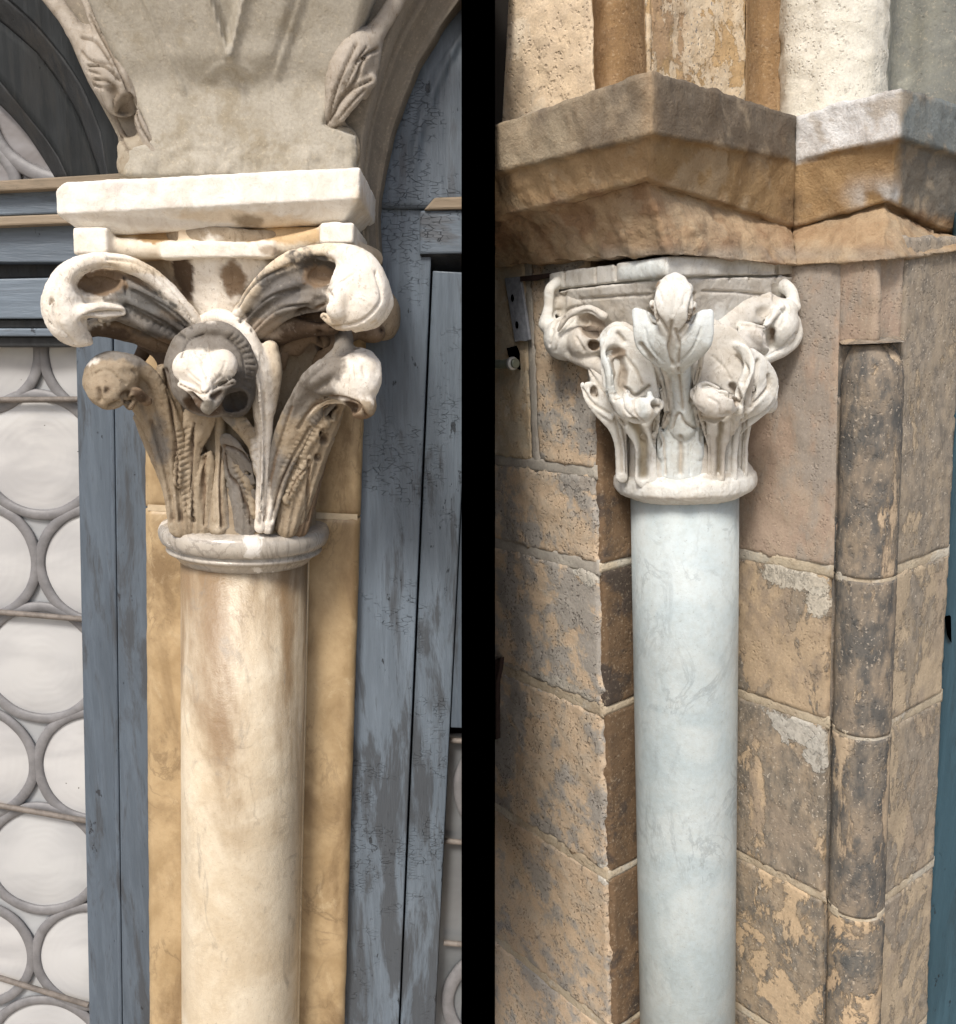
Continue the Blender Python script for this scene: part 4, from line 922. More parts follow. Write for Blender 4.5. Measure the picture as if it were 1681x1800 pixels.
    b3 = [(-90, -260), (60, -90), (140, 0), (180, 30), (225, 68), (270, 100), (316, 122)]
    b4 = [(-90, -300), (100, -100), (180, -4), (215, 30), (250, 58), (285, 80), (316, 98)]
    def strip(nm, ea, eb, ya, yb, m, n_=6):
        rows = []
        for tt in np.linspace(0, 1, 26):
            def at(e):
                e = np.array(e, float); s = np.r_[0, np.cumsum(np.hypot(*np.diff(e, axis=0).T))]; s /= s[-1]; return np.interp(tt, s, e[:, 1]), np.interp(tt, s, e[:, 0])
            (xa, ya_), (xb, yb_) = at(ea), at(eb)
            rows.append([F.P(xa+(xb-xa)*k/n_, ya_+(yb_-ya_)*k/n_, ya+(yb-ya)*k/n_) for k in range(n_+1)])
        loft(F, nm, rows, .16, m, t, .0012, 20, step=.01)
    M_archw = m_wood('charcoal_arch_paint', (.020, .023, .025), (.03, .031, .031), (.01, .01, .01), .5, .6, rough=.6, spec=.2)
    strip('arch_board', [(a-8, b_+30) for a, b_ in b0], b1, .052, .056, M_archw)
    strip('arch_step', b1, b2, .060, .088, M_black_w)
    strip('arch_board', b2, b3, .084, .088, M_archw)
    strip('arch_step', b3, b4, .092, .118, M_black_w)
    slab(F, 'arch_pane', [(-260, -60), (130, -60), (130, 318), (-260, 318)], .135, .006, M_glass_b, t, 0)
    c = F.P(105, 180, .128); hoop(F, 'lead_ring', c, 118*s_, 12*s_, .0045, M_lead, t, .128)
    c = F.P(-60, 330, .128); hoop(F, 'lead_ring', c, 80*s_, 10*s_, .0045, M_lead, t, .128)
windowL()

# ---------------------------------------------------------------- blue joinery to the right
def doorL():
    t = thing('blue_door_frame', 'peeling blue painted timber frame right of the yellow pilaster', 'timber frame', F.W((F.P(730, 1700, .07)[0], .07, GZ_L)))
    X = lambda px, py=1000, y=.07: F.P(px, py, y)[0]
    Z = lambda px, py, y=.07: F.P(px, py, y)[2]
    zt_ = Z(700, 366)
    x_end = F.P(838, 1000, .07)[0]
    def strip(a_, b_, y, m, z1=zt_, nm='stile', dep=.06): box(F, nm, X(a_), X(b_)-.0012, y, y+dep, GZ_L, z1, m, t, .0025)
    strip(600, 736, .0695, M_blue_c)
    z4 = Z(780, 476)
    strip(738, 806, .080, M_blue_c, z4, 'panel_board')
    strip(806.5, 880, .081, M_blue, Z(800, 1235), 'bottom_board') if False else None
    box(F, 'panel_board', X(806.5), x_end, .086, .13, Z(800, 1285), z4, M_blue, t, .002)
    # raised flake of thicker paint and beads
    # cross rail with splayed underside
    slab(F, 'rail', [(738, 370), (846, 367), (846, 445), (738, 447)], .058, .07, m_wood('crackled_rail_paint', (.14, .175, .215), (.10, .105, .115), (.015, .017, .02), .52, .62, crack=.7, horiz=True), t, .004)
    slab(F, 'rail_ledge', [(764, 347), (846, 344), (846, 367), (745, 369)], .050, .06, M_tanw, t, .004)
    R_ = [[F.P(738, 447, .060), F.P(846, 445, .060)], [F.P(757, 470, .100), F.P(846, 469, .100)], [F.P(757, 478, .104), F.P(846, 477, .104)]]
    loft(F, 'rail_underside', R_, .13, M_black_w, t, .001, 20, step=.01)  # shade under the rail put into its near-black colour
    # curved boards over the rail
    rows = []
    e = [(-90, 870), (0, 810), (50, 772), (110, 736), (170, 710), (240, 687), (340, 667), (366, 660)]
    for py in range(-90, 367, 12):
        a_ = np.interp(py, [q[0] for q in e], [q[1] for q in e])-14; b_ = 846; row = []
        for k in range(15):
            u = k/14; px = a_+(b_-a_)*u; y = .060+.012*math.exp(-u*9)-.006*math.exp(-((px-a_-62)/7.)**2)+.004*math.exp(-((px-a_-74)/3.)**2); row.append(F.P(px, py, y))
        rows.append(row)
    loft(F, 'arch_board', rows, .13, m_wood('arched_blue_paint', (.125, .155, .19), (.075, .08, .09), (.015, .017, .02), .50, .60, crack=.5, bleach=(.25, .30, .34)), t, .0015, 12, step=.007)
    # a sliver of the next window
    box(F, 'pane', X(806), x_end+.02, .128, .133, GZ_L, Z(800, 1290, .128), M_glass_d, t, 0)
    s_ = F.scale(F.P(800, 1500, .12))
    for py, px in ((1385, 905), (1760, 880)):
        c = F.P(px, py, .122); hoop(F, 'lead_ring', c, 96*s_, 12*s_, .005, M_lead, t, .122, seg=40, arc=(122, 238))
    for py in (1300, 1478, 1657):
        bar(F, 'saddle_bar', F.P(780, py, .108), F.P(850, py+6, .108), .006, M_bar, t)
doorL()
# body of the wall behind the joinery
o = box(F, 'wall', -.75, F.P(840, 1000, .2)[0]-.0, .17, .30, GZ_L, F.P(400, -140, .17)[2], M_dark, None, 0); props(o, kind='structure')
# ================================================================ RIGHT BAY
F = FR
def dvec(px, py): v = F.R @ pdir(px, py); v[2] = 0; return v[:2]/np.hypot(v[0], v[1])
uL = dvec(-370, 645); uR = dvec(3060, 453)             # plan directions running away to the left and to the right
zR = lambda py: F.P(1203, py, 0.)[2]
C_ = F.P(1215, 960, .150)[:2]
A_ = F.V(1055, 1000, C_, uR)[:2]
D_ = F.V(1466, 1020, C_, uL)[:2]
K_ = F.V(1533, 1020, C_, uL)[:2]                        # where the plain corner would be
E_ = K_+uR*.055
A0 = F.V(780, 1000, A_, uL)[:2]
Eend = F.V(1672, 1000, K_, uR)[:2]
z1 = F.V(1055, 1000, A_, uL)[2]; z2 = F.V(1075, 1258, A_, uL)[2]; z3 = F.V(1082, 1550, A_, uL)[2]; z4 = z3-(z2-z3)*1.02
zc = F.V(1533, 450, K_, uL)[2]
zcA = F.V(872, 462, A_, uL)[2]+.03
zm = F.V(1052, 832, A_, uL)[2]

W3 = lambda px, py, p0, u: tuple(float(x) for x in F.W(F.V(px, py, p0, u)))
Pale = (.56, .52, .44)
SmF = [(*W3(1400, 1015, K_, uL), .085, .030, Pale), (*W3(1440, 1060, K_, uL), .035, .03, Pale), (*W3(1405, 1285, K_, uL), .085, .035, (.52, .50, .45)), (*W3(1435, 1330, K_, uL), .03, .035, (.52, .50, .45))]
SmA = [(*W3(1035, 1010, A_, uL), .05, .022, (.58, .56, .50)), (*W3(1000, 1215, A_, uL), .09, .022, (.50, .47, .41)), (*W3(1062, 1535, A_, uL), .03, .03, (.60, .59, .54)), (*W3(1030, 850, A_, uL), .10, .018, (.36, .34, .31)), (*W3(925, 1190, A_, uL), .1, .02, (.44, .41, .36)), (*W3(885, 720, A_, uL), .03, .06, (.60, .56, .48))]
M_sA = m_sandstone('pitted_ochre_sandstone', (.59, .455, .32), (.52, .435, .335), (.37, .345, .31), .47, .57, 1.1, 130, bump=.9, vary=.10, smears=SmA)
M_sA2 = m_sandstone('smooth_greenish_sandstone', (.47, .41, .31), (.50, .39, .26), (.56, .50, .40), .52, .6, .3, 100, bump=.6, vary=.05)
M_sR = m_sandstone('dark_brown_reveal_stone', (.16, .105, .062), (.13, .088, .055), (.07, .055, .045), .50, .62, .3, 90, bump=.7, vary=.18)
M_sF = m_sandstone('rosy_grey_sandstone', (.385, .295, .23), (.42, .335, .255), (.33, .29, .25), .46, .60, .3, 140, bump=.6, vary=.06, stretch=2.0)
M_sF2 = m_sandstone('peeling_sandstone', (.50, .385, .26), (.43, .335, .235), (.35, .28, .21), .50, .62, .3, 110, plaster=((.15, .135, .115), (.28, .24, .19), (.50, .45, .38)), pl=(.47, .51), pscale=10, bump=.6, vary=.10, stretch=1.8, smears=SmF)
M_sF3 = m_sandstone('peeling_lower_sandstone', (.54, .41, .27), (.46, .355, .24), (.38, .30, .21), .50, .62, .3, 110, plaster=((.13, .12, .105), (.25, .22, .18), (.48, .43, .36)), pl=(.49, .525), pscale=12, bump=.6, vary=.05, stretch=1.4)
M_sRoll = m_sandstone('dark_crusted_roll_stone', (.46, .36, .25), (.40, .31, .22), (.30, .25, .19), .50, .62, .3, 110, plaster=((.08, .08, .078), (.13, .122, .11), (.34, .30, .25)), pl=(.44, .485), pscale=9, bump=.5, vary=.06, stretch=2.2, rough=.7)
M_sRoll2 = m_sandstone('lower_crusted_roll_stone', (.52, .39, .25), (.46, .345, .23), (.38, .30, .21), .50, .62, .3, 110, plaster=((.085, .087, .085), (.14, .132, .118), (.40, .35, .29)), pl=(.48, .515), pscale=12, bump=.5, vary=.06, stretch=1.6, rough=.75)
M_mort = m_sandstone('pale_lime_mortar', (.50, .43, .32), (.42, .345, .25), (.54, .50, .42), .5, .6, .4, 130, bump=1.0, vary=.05)
M_mortg = m_sandstone('grey_cement_mortar', (.40, .375, .33), (.36, .33, .29), (.48, .45, .39), .55, .66, .2, 130, bump=.4, vary=.08)
M_iron = m_plain('bluish_grey_iron', (.27, .29, .33), .55, .5, .35, 90, .0008)
M_irond = m_plain('rusty_dark_iron_and_hole', (.035, .02, .016), .8, .3, .4, 60, .001)
M_rod = m_plain('greenish_metal_rod', (.24, .27, .22), .3, .6, .25, 40, .0003, .3)
M_collar = m_plain('bright_metal_collar', (.62, .64, .64), .35, .6, .2, 60, .0003, .3)

def pier():
    t = thing('sandstone_wall', 'pitted ochre sandstone block wall with a hollow corner and dark crusted roll beside the white column', 'wall', F.W((0, .2, GZ_R)))
    g = .011
    def course(a, b_, lo, hi, m, **k):
        u = (np.array(b_)-a)/np.linalg.norm(np.array(b_)-a); return stone(F, 'stone', np.array(a)+u*g*.6, np.array(b_)-u*g*.6, lo+g*.5, hi-g*.5, m, t, **k)
    zs = [GZ_R, z4, z3, z2, z1]
    L1 = A_+uL*.0
    # wall face running away to the left
    lefts = {0: None}
    split = F.V(938, 740, A_, uL)[:2]
    course(A0, split, zm, zcA, M_sA2, amp=.0025, r=.005, rag=.011, seed=2)
    course(split, A_, zm, zcA, M_sA, amp=.0025, r=.005, rag=.010, seed=1)
    course(A0, A_, z1, zm, M_sA, amp=.0025, r=.005, rag=.011, seed=3)
    for i in range(4): course(A0, A_, zs[i], zs[i+1], M_sA, amp=.0022, r=.005, rag=.012, seed=4+i)
    # narrow reveal
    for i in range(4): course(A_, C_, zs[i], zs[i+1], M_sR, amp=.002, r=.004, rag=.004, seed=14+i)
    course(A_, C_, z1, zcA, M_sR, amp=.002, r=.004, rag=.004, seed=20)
    # face coming forward to the roll
    fm = [M_sF3, M_sF3, M_sF2, M_sF2]
    for i in range(4): course(D_, C_, zs[i], zs[i+1], fm[i], amp=.0018, r=.004, rag=.009, seed=24+i)
    stone(F, 'stone', D_-(C_-D_)/np.linalg.norm(C_-D_)*.002, C_, z1+g*.5, zc, M_sF, t, amp=.002, r=.004, rag=.008, seed=30)
    # roll moulding and its flanking quirks
    zstop = F.V(1530, 603, K_, uL)[2]
    ctr = K_+(uL+uR)*.030; vdir = -(uL+uR); vdir /= np.hypot(*vdir); sd_ = np.array([-vdir[1], vdir[0]])
    if sd_@uR < 0: sd_ = -sd_
    rr = .052
    def rollprof():
        pts = [D_, D_+(K_-D_)*.05+(uR)*.010, D_+(K_-D_)*.12+uR*.011]
        a_ = np.linspace(-84, 78, 15)
        for q in a_: pts.append(ctr+(vdir*math.cos(math.radians(q))+sd_*math.sin(math.radians(q)))*rr)
        e2 = K_+uR*.066
        pts += [e2+uL*.016-uR*.014, e2+uL*.014, e2]
        return np.array(pts)
    RP = rollprof(); e2 = RP[-1]
    def column_piece(lo, hi, prof, m, seed, amp=.0018, step=.006):
        rows = [[(p[0], p[1], z) for p in prof] for z in (hi, lo)]; am = [1, 1]
        if abs(hi-zstop) < .01:
            tq = np.linspace(0, 6, len(prof)); UQ = np.stack([np.interp(tq, range(7), up0[:, k]) for k in (0, 1)], 1); rows = [[(*(p*(1-f)+u_*f), z) for p, u_ in zip(prof, UQ)] for z, f in ((hi, .80), (hi-.012, .45), (hi-.03, .15), (hi-.055, 0.))]+[rows[1]]; am = [1]*5
        loft(F, 'roll_stone', rows, .3, m, t, amp, 22, am, step, back_dir=(uL+uR)*0 if False else [*(uL+uR)*.05, 0], seed=seed)
    up0 = np.array([D_, D_+(K_-D_)*.5, K_+uL*.010, K_+uL*.006+uR*.010, K_+uR*.022+uL*.018, K_+uR*.045+uL*.012, e2])
    segs = [(GZ_R, z4), (z4, z3), (z3, z2), (z2, z1), (z1, zstop)]
    for i, (lo, hi) in enumerate(segs): column_piece(lo+g*.3, hi-g*.3, RP, [M_sRoll2, M_sRoll2, M_sRoll, M_sRoll, M_sRoll][i], 40+i)
    # plain chamfered corner above the stop
    up = np.array([D_, D_+(K_-D_)*.5, K_+uL*.010, K_+uL*.006+uR*.010, K_+uR*.022+uL*.018, K_+uR*.045+uL*.012, e2])
    rows = []
    for z, f in ((zc, 1.), (zstop+.05, 1.), (zstop+.018, .9), (zstop+.001, .2)):
        rows.append([(*(p if k < 2 or k > 5 else p+(uL*.000+vdir*-.0)*0+(1-f)*vdir*-.004), z) for k, p in enumerate(up)])
    loft(F, 'stone', rows, .3, M_sF, t, .003, 16, None, .006, back_dir=[*(uL+uR)*.05, 0], seed=50)
    # the stop: a sloping ledge
    zs_ = zstop-.0005; n_ = len(RP); V = [(*p, zs_) for p in RP]+[(*(p+(uL+uR)*.03), zs_+.01) for p in RP]
    mesh('stop_ledge', F.W(np.array(V)), [(i, i+1, n_+i+1, n_+i) for i in range(n_-1)], M_sF2, t, False)
    # face running away on the right of the roll
    fr = [M_sF2, M_sF2, M_sF2, M_sF2]
    for i in range(4): course(e2, Eend, zs[i], zs[i+1], m_fr[i], amp=.0018, r=.004, rag=.009, seed=54+i)
    course(e2, Eend, z1, zc+.04, m_fr[4], amp=.0018, r=.004, rag=.009, seed=60)
    # mortar: beds and the filling behind the faces
    def bed(a, b_, z, m, h=.010, off=0., seed=0):
        stone(F, 'mortar_joint', np.array(a), np.array(b_), z-h, z+h, m, t, depth=.05, amp=.0016, step=.005, r=.001, rag=.001, seed=seed)
    nA = -uR; nF = -uR; nE = -uL; dp = -.0018
    for i, z in enumerate((z1, z2, z3, z4)):
        bed(A0+nA*dp, A_+nA*dp+uL*.006, z, M_mort if i else M_mortg, .016, seed=70+i)
        bed(A_-uL*dp+uR*.004, C_-uL*dp, z, M_mort, .010, seed=75+i)
        bed(D_+nF*dp, C_+nF*dp, z, M_mort, .013, seed=80+i)
        bed(e2+nE*dp, Eend+nE*dp-uR*.003, z, M_mort, .013, seed=85+i)
        rp2 = [p-vdir*.0015 for p in RP]
        loft(F, 'mortar_joint', [[(p[0], p[1], z+.010) for p in rp2], [(p[0], p[1], z-.010) for p in rp2]], .3, M_mort, t, .0015, 30, None, .004, back_dir=[*(uL+uR)*.04, 0], seed=90+i)
    bed(A0+nA*dp, A_+nA*dp+uL*.006, zm, M_mortg, .014, seed=95)
    a_, b_ = split+uL*.014+nA*dp, split-uL*.012+nA*dp; stone(F, 'mortar_joint', a_, b_, zm, zcA, M_mortg, t, depth=.05, amp=.0012, step=.006, r=.001, rag=.002, seed=97)
    # dark core behind, closes every joint
    rows = [[(*(p+(uL+uR)*.022), z) for p in (A0, A_, C_, K_, Eend+uR*.0)] for z in (zc, GZ_R)]
    loft(F, 'core', rows, .4, M_dark, t, 0, 10, None, .2, back_dir=[0, .02, 0])
m_fr = [m_sandstone('grey_speckled_stone_%s' % n, (.47, .38, .27), (.40, .325, .235), (.36, .295, .225), .50, .62, .3, 110, plaster=((.18, .16, .135), (.30, .26, .21), (.46, .41, .34)), pl=(lo+.02, lo+.06), pscale=9, bump=.5, vary=.05, stretch=1.6) for n, lo in (('lowest', .43), ('low', .43), ('mid', .43), ('high', .47), ('top', .36))]
pier()

def shaftR():
    t = thing('white_column', 'white blue veined marble column with a pale lobed leaf capital under the brown cornice', 'column', F.W((0, 0, GZ_R)))
    R0 = .1020
    M_sh = m_marble('bluish_white_marble', (.52, .58, .59), (.43, .505, .53), (.27, .31, .33), (.60, .605, .585), .55, .75, 3, 7., .5, .35, bump=.8, streak=((.33, .385, .41), 11, .35, .5, .54, .45))
    lean = (F.P(1216, 1700, 0)[0]/(F.P(1216, 1700, 0)[2]-zR(870)), 0)
    lathe(F, 'shaft', [(R0*.985, GZ_R), (R0*.99, -.8), (R0, -.3), (R0*1.0, zR(868))], M_sh, t, seg=128, lean=(0.004, 0))
    Wm = (.75, .75, .715); Wd = (.63, .605, .555); Wb = (.66, .705, .705); Br = (.34, .27, .20); Sh = (.56, .525, .465)  # Sh is shade put into the colour of grooves and hollows
    M_cr = m_carved('pale_lobed_marble', .7, 1.0, .36, (.45, .40, .34))
    prof = []; zA, zB = zR(826), zR(868); H_ = zA-zB
    for r, k in [(.118, 1.25), (.124, 1.1), (.127, .95), (.1315, .88), (.1335, .76), (.134, .55), (.1325, .36), (.127, .22), (.118, .10), (.108, .0), (.102, -.06)]: prof.append((r, zB+H_*k))
    v = Clay(F, .0025)
    v.raw(lambda X: np.maximum(np.hypot(X[..., 0], X[..., 1])-np.interp(X[..., 2], [p[1] for p in prof][::-1], [p[0] for p in prof][::-1]), np.maximum(X[..., 2]-prof[0][1], prof[-1][1]-X[..., 2])), (-.14, -.14, zB-.01), (.14, .14, zB+H_*1.3), Wm)
    v.build('neck_ring', M_cr, t, .0022, 26, paints=[(1150, 832, -120, 60, 60, 6, Sh, .6), (1270, 838, -110, 40, 60, 5, Sh, .6), (1200, 872, -110, 90, 60, 5, Wd, .6)])
    zr_ = lambda *p: [(900+x/3.002, 420+y/3.002) for x, y in p]
    EN = []; E = lambda pts, w_, d_, c_=None: EN.append((pts, w_, d_, c_))
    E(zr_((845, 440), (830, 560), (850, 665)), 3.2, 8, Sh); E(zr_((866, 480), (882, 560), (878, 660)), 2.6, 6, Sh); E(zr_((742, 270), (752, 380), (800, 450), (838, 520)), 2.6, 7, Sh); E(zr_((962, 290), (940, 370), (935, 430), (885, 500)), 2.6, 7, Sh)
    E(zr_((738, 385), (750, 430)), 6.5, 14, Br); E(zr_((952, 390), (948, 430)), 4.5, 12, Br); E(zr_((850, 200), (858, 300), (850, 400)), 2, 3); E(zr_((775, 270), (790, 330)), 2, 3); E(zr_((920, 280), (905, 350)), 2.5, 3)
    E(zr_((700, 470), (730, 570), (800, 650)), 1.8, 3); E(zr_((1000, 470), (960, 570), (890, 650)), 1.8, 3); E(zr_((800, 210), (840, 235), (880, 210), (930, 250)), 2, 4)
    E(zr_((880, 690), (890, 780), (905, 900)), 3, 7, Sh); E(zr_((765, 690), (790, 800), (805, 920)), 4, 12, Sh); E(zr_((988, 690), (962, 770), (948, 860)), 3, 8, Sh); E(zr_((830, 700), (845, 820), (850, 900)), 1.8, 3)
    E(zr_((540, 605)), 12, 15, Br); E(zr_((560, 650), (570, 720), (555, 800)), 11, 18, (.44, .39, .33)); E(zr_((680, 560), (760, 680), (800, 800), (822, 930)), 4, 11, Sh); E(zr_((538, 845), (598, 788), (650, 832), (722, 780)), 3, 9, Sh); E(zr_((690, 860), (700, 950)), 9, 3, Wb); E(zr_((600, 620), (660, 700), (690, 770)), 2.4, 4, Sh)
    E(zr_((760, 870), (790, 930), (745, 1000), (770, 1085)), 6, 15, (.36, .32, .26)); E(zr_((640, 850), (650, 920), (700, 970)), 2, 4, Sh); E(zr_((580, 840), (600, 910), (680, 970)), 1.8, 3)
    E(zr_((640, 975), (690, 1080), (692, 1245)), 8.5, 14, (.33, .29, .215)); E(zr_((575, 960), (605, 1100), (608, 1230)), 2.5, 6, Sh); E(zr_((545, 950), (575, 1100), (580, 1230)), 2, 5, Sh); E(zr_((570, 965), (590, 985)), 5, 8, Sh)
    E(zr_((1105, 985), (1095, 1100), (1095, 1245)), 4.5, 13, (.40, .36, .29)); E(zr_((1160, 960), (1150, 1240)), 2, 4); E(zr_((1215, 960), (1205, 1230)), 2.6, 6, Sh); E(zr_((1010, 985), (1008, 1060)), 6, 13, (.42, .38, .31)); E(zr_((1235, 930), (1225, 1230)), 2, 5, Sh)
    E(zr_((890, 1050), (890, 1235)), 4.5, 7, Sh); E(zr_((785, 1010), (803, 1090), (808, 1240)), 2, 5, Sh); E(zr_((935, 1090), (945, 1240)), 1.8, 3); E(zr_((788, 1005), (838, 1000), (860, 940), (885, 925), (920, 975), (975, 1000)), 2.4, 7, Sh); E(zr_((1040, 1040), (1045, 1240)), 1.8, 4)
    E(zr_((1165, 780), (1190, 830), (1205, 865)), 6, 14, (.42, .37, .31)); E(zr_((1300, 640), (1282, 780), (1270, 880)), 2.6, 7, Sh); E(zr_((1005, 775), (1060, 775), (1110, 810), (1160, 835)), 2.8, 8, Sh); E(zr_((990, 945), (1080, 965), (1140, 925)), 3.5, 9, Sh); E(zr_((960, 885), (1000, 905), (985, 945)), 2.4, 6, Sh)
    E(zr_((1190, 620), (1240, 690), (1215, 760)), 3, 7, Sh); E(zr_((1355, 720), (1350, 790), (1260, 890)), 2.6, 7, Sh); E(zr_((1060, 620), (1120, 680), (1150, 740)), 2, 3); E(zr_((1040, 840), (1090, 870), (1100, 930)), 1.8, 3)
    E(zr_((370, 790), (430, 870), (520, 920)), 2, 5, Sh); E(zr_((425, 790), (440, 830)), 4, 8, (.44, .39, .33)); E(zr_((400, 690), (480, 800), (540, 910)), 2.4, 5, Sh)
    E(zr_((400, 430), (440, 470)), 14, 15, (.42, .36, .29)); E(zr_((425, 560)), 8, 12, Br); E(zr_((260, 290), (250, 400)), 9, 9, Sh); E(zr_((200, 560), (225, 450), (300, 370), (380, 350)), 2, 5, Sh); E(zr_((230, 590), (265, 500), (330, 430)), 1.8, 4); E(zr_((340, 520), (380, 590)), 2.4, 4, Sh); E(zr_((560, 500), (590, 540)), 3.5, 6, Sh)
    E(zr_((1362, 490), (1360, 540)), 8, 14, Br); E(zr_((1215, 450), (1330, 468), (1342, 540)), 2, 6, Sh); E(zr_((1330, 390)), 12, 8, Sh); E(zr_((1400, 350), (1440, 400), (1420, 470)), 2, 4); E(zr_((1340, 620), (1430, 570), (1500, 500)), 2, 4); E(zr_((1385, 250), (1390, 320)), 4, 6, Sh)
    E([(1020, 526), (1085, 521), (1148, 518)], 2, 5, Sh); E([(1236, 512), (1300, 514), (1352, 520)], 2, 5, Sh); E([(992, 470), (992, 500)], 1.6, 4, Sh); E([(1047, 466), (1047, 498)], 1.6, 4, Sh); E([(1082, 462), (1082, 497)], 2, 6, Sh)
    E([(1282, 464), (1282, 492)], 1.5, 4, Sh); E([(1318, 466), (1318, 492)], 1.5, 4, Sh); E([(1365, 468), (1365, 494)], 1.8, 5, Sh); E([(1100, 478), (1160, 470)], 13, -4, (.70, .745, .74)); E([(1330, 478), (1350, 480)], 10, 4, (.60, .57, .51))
    Clay.eng = EN
    # bell: a fluted drum at the neck, four-cornered at the top
    zk = [zR(845), zR(780), zR(735), zR(690), zR(640), zR(590), zR(545), zR(500)]
    rk = [.120, .120, .122, .128, .136, .152, .170, .186]; sq = [0, 0, 0, .05, .2, .45, .7, .85]
    def bellf(X):
        x, y, z = X[..., 0]+.006, X[..., 1], X[..., 2]
        R_ = np.interp(z, zk, rk); s_ = np.interp(z, zk, sq)
        x = x+.020*sst(zR(760), zR(520), z)
        rd = np.hypot(x, y); dm = (np.abs(x)+np.abs(y))*.80; return (rd*(1-s_)+dm*s_-R_)*.85
    v = Clay(F, .0028)
    zt = zR(498); zb = zR(845)
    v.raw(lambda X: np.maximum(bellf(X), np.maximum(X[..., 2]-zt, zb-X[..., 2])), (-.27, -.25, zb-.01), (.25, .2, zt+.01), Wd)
    Tn = (.33, .29, .215)
    def flute(px, y0_, y1_, w_, col=Tn, dy=0):
        q = F.P(px, 800, -.08); ang = (px-1200)/117.; yy = -math.sqrt(max(.02, 1-min(.98, abs(ang))**2))*122+dy
        yy -= 3; v.stroke([(px, y0_, yy, w_*.7), (px, y0_+12, yy, w_*1.1), (px, y1_-10, yy, w_*1.1), (px, y1_, yy, w_*.9)], col, op='-', k=1.5)
    flute(1127, 752, 836, 12); flute(1158, 742, 792, 9); flute(1240, 745, 778, 8); flute(1267, 748, 834, 6, Sh); flute(1103, 760, 828, 3.5, Sh); flute(1297, 752, 832, 4, Sh); flute(1196, 786, 832, 5, Sh, -3); flute(1093, 765, 820, 2, None); flute(1311, 760, 826, 2, None); flute(1214, 790, 836, 2.5, None); flute(1178, 800, 836, 2, None); flute(1145, 800, 836, 2, None)
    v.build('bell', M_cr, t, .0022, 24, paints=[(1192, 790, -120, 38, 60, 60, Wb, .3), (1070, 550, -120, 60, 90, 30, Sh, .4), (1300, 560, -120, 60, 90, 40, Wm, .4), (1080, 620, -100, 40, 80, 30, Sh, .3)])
    # abacus: thin two-step square set cornerwise
    P1 = F.P(965, 485, -.005); P2 = F.P(1173, 470, -.245); P3 = F.P(1402, 478, .005)
    v = Clay(F, .003)
    def prism(p1, p2, p3, zlo, zhi, ins=0.):
        n1 = np.array([(p2-p1)[1], -(p2-p1)[0]]); n1 /= np.hypot(*n1); n2 = np.array([(p3-p2)[1], -(p3-p2)[0]]); n2 /= np.hypot(*n2)
        def f(X):
            d1 = (X[..., 0]-p1[0])*n1[0]+(X[..., 1]-p1[1])*n1[1]; d2 = (X[..., 0]-p3[0])*n2[0]+(X[..., 1]-p3[1])*n2[1]
            q = np.stack([np.maximum(d1, d2)+ins, np.maximum(np.maximum(p1[0]-X[..., 0], X[..., 0]-p3[0])+ins, X[..., 1]-.10), np.maximum(zlo-X[..., 2], X[..., 2]-zhi)], -1)+.003
            return np.sqrt((np.maximum(q, 0)**2).sum(-1))+np.minimum(q.max(-1), 0)-.003
        return f, (p1[0]-.02, p2[1]-.03, zlo-.012), (p3[0]+.02, .11, zhi+.012)
    zu, zl_ = F.P(1173, 450, -.245)[2], F.P(1173, 486, -.245)[2]; zl2 = F.P(1160, 512, -.235)[2]
    f_, l_, u_ = prism(P1, P2, P3, zl_, zu); v.raw(f_, l_, u_, (.62, .61, .57), 2)
    f_, l_, u_ = prism(P1, P2, P3, zl2, zl_+.004, .014); v.raw(f_, l_, u_, (.64, .63, .585), 2)
    # chipped blocks on the upper edge
    for px_, w_ in ((992, 2), (1047, 2), (1083, 3)): v.stroke([(px_, 450, -30-(px_-965)*1.15, w_), (px_, 495, -30-(px_-965)*1.15, w_)], None, op='-', k=3)
    for px_, w_ in ((1282, 1.6), (1320, 1.6), (1366, 2)): v.stroke([(px_, 460, -240+(px_-1173)*1.07, w_), (px_, 492, -240+(px_-1173)*1.07, w_)], None, op='-', k=3)
    v.build('abacus', M_cr, t, .0018, 24, paints=[(1130, 475, -200, 44, 60, 20, (.70, .745, .74), .15), (980, 490, -20, 18, 60, 20, (.74, .74, .70), .2), (1300, 475, -110, 60, 60, 18, (.52, .505, .46), .3), (1385, 480, -20, 26, 60, 24, (.42, .38, .32), .4), (1020, 465, -60, 60, 80, 6, (.40, .35, .28), .4)])
    def leaf(fn, paints=(), rough=.0018, h=.0025):
        v = Clay(F, h); fn(v); v.build('leaf', M_cr, t, rough, 30, paints=paints)
    # front corner leaf: three pointed lobes with a deep middle groove
    def f(v):
        v.stroke([(1200, 752, -118, 24), (1199, 710, -136, 19), (1196, 665, -160, 19), (1190, 630, -190, 22)], Wb, k=6)
        v.stroke([(1168, 748, -116, 6), (1177, 700, -148, 5), (1168, 650, -182, 5), (1150, 612, -210, 5)], Wd, k=3); v.stroke([(1232, 748, -116, 6), (1222, 700, -148, 5), (1230, 650, -178, 5), (1236, 610, -205, 5)], Wd, k=3)
        v.stroke([(1118, 548, -232, 7, 6), (1134, 568, -240, 21, 10), (1146, 596, -240, 29, 13), (1162, 622, -228, 22, 13), (1180, 648, -204, 10, 9)], Wb, S=(.92, -.25, .1), cup=.22, k=3)
        v.stroke([(1248, 550, -232, 7, 6), (1234, 568, -240, 21, 10), (1222, 596, -240, 29, 13), (1208, 622, -228, 22, 13), (1192, 648, -204, 10, 9)], Wb, S=(.92, .25, -.1), cup=.22, k=3)
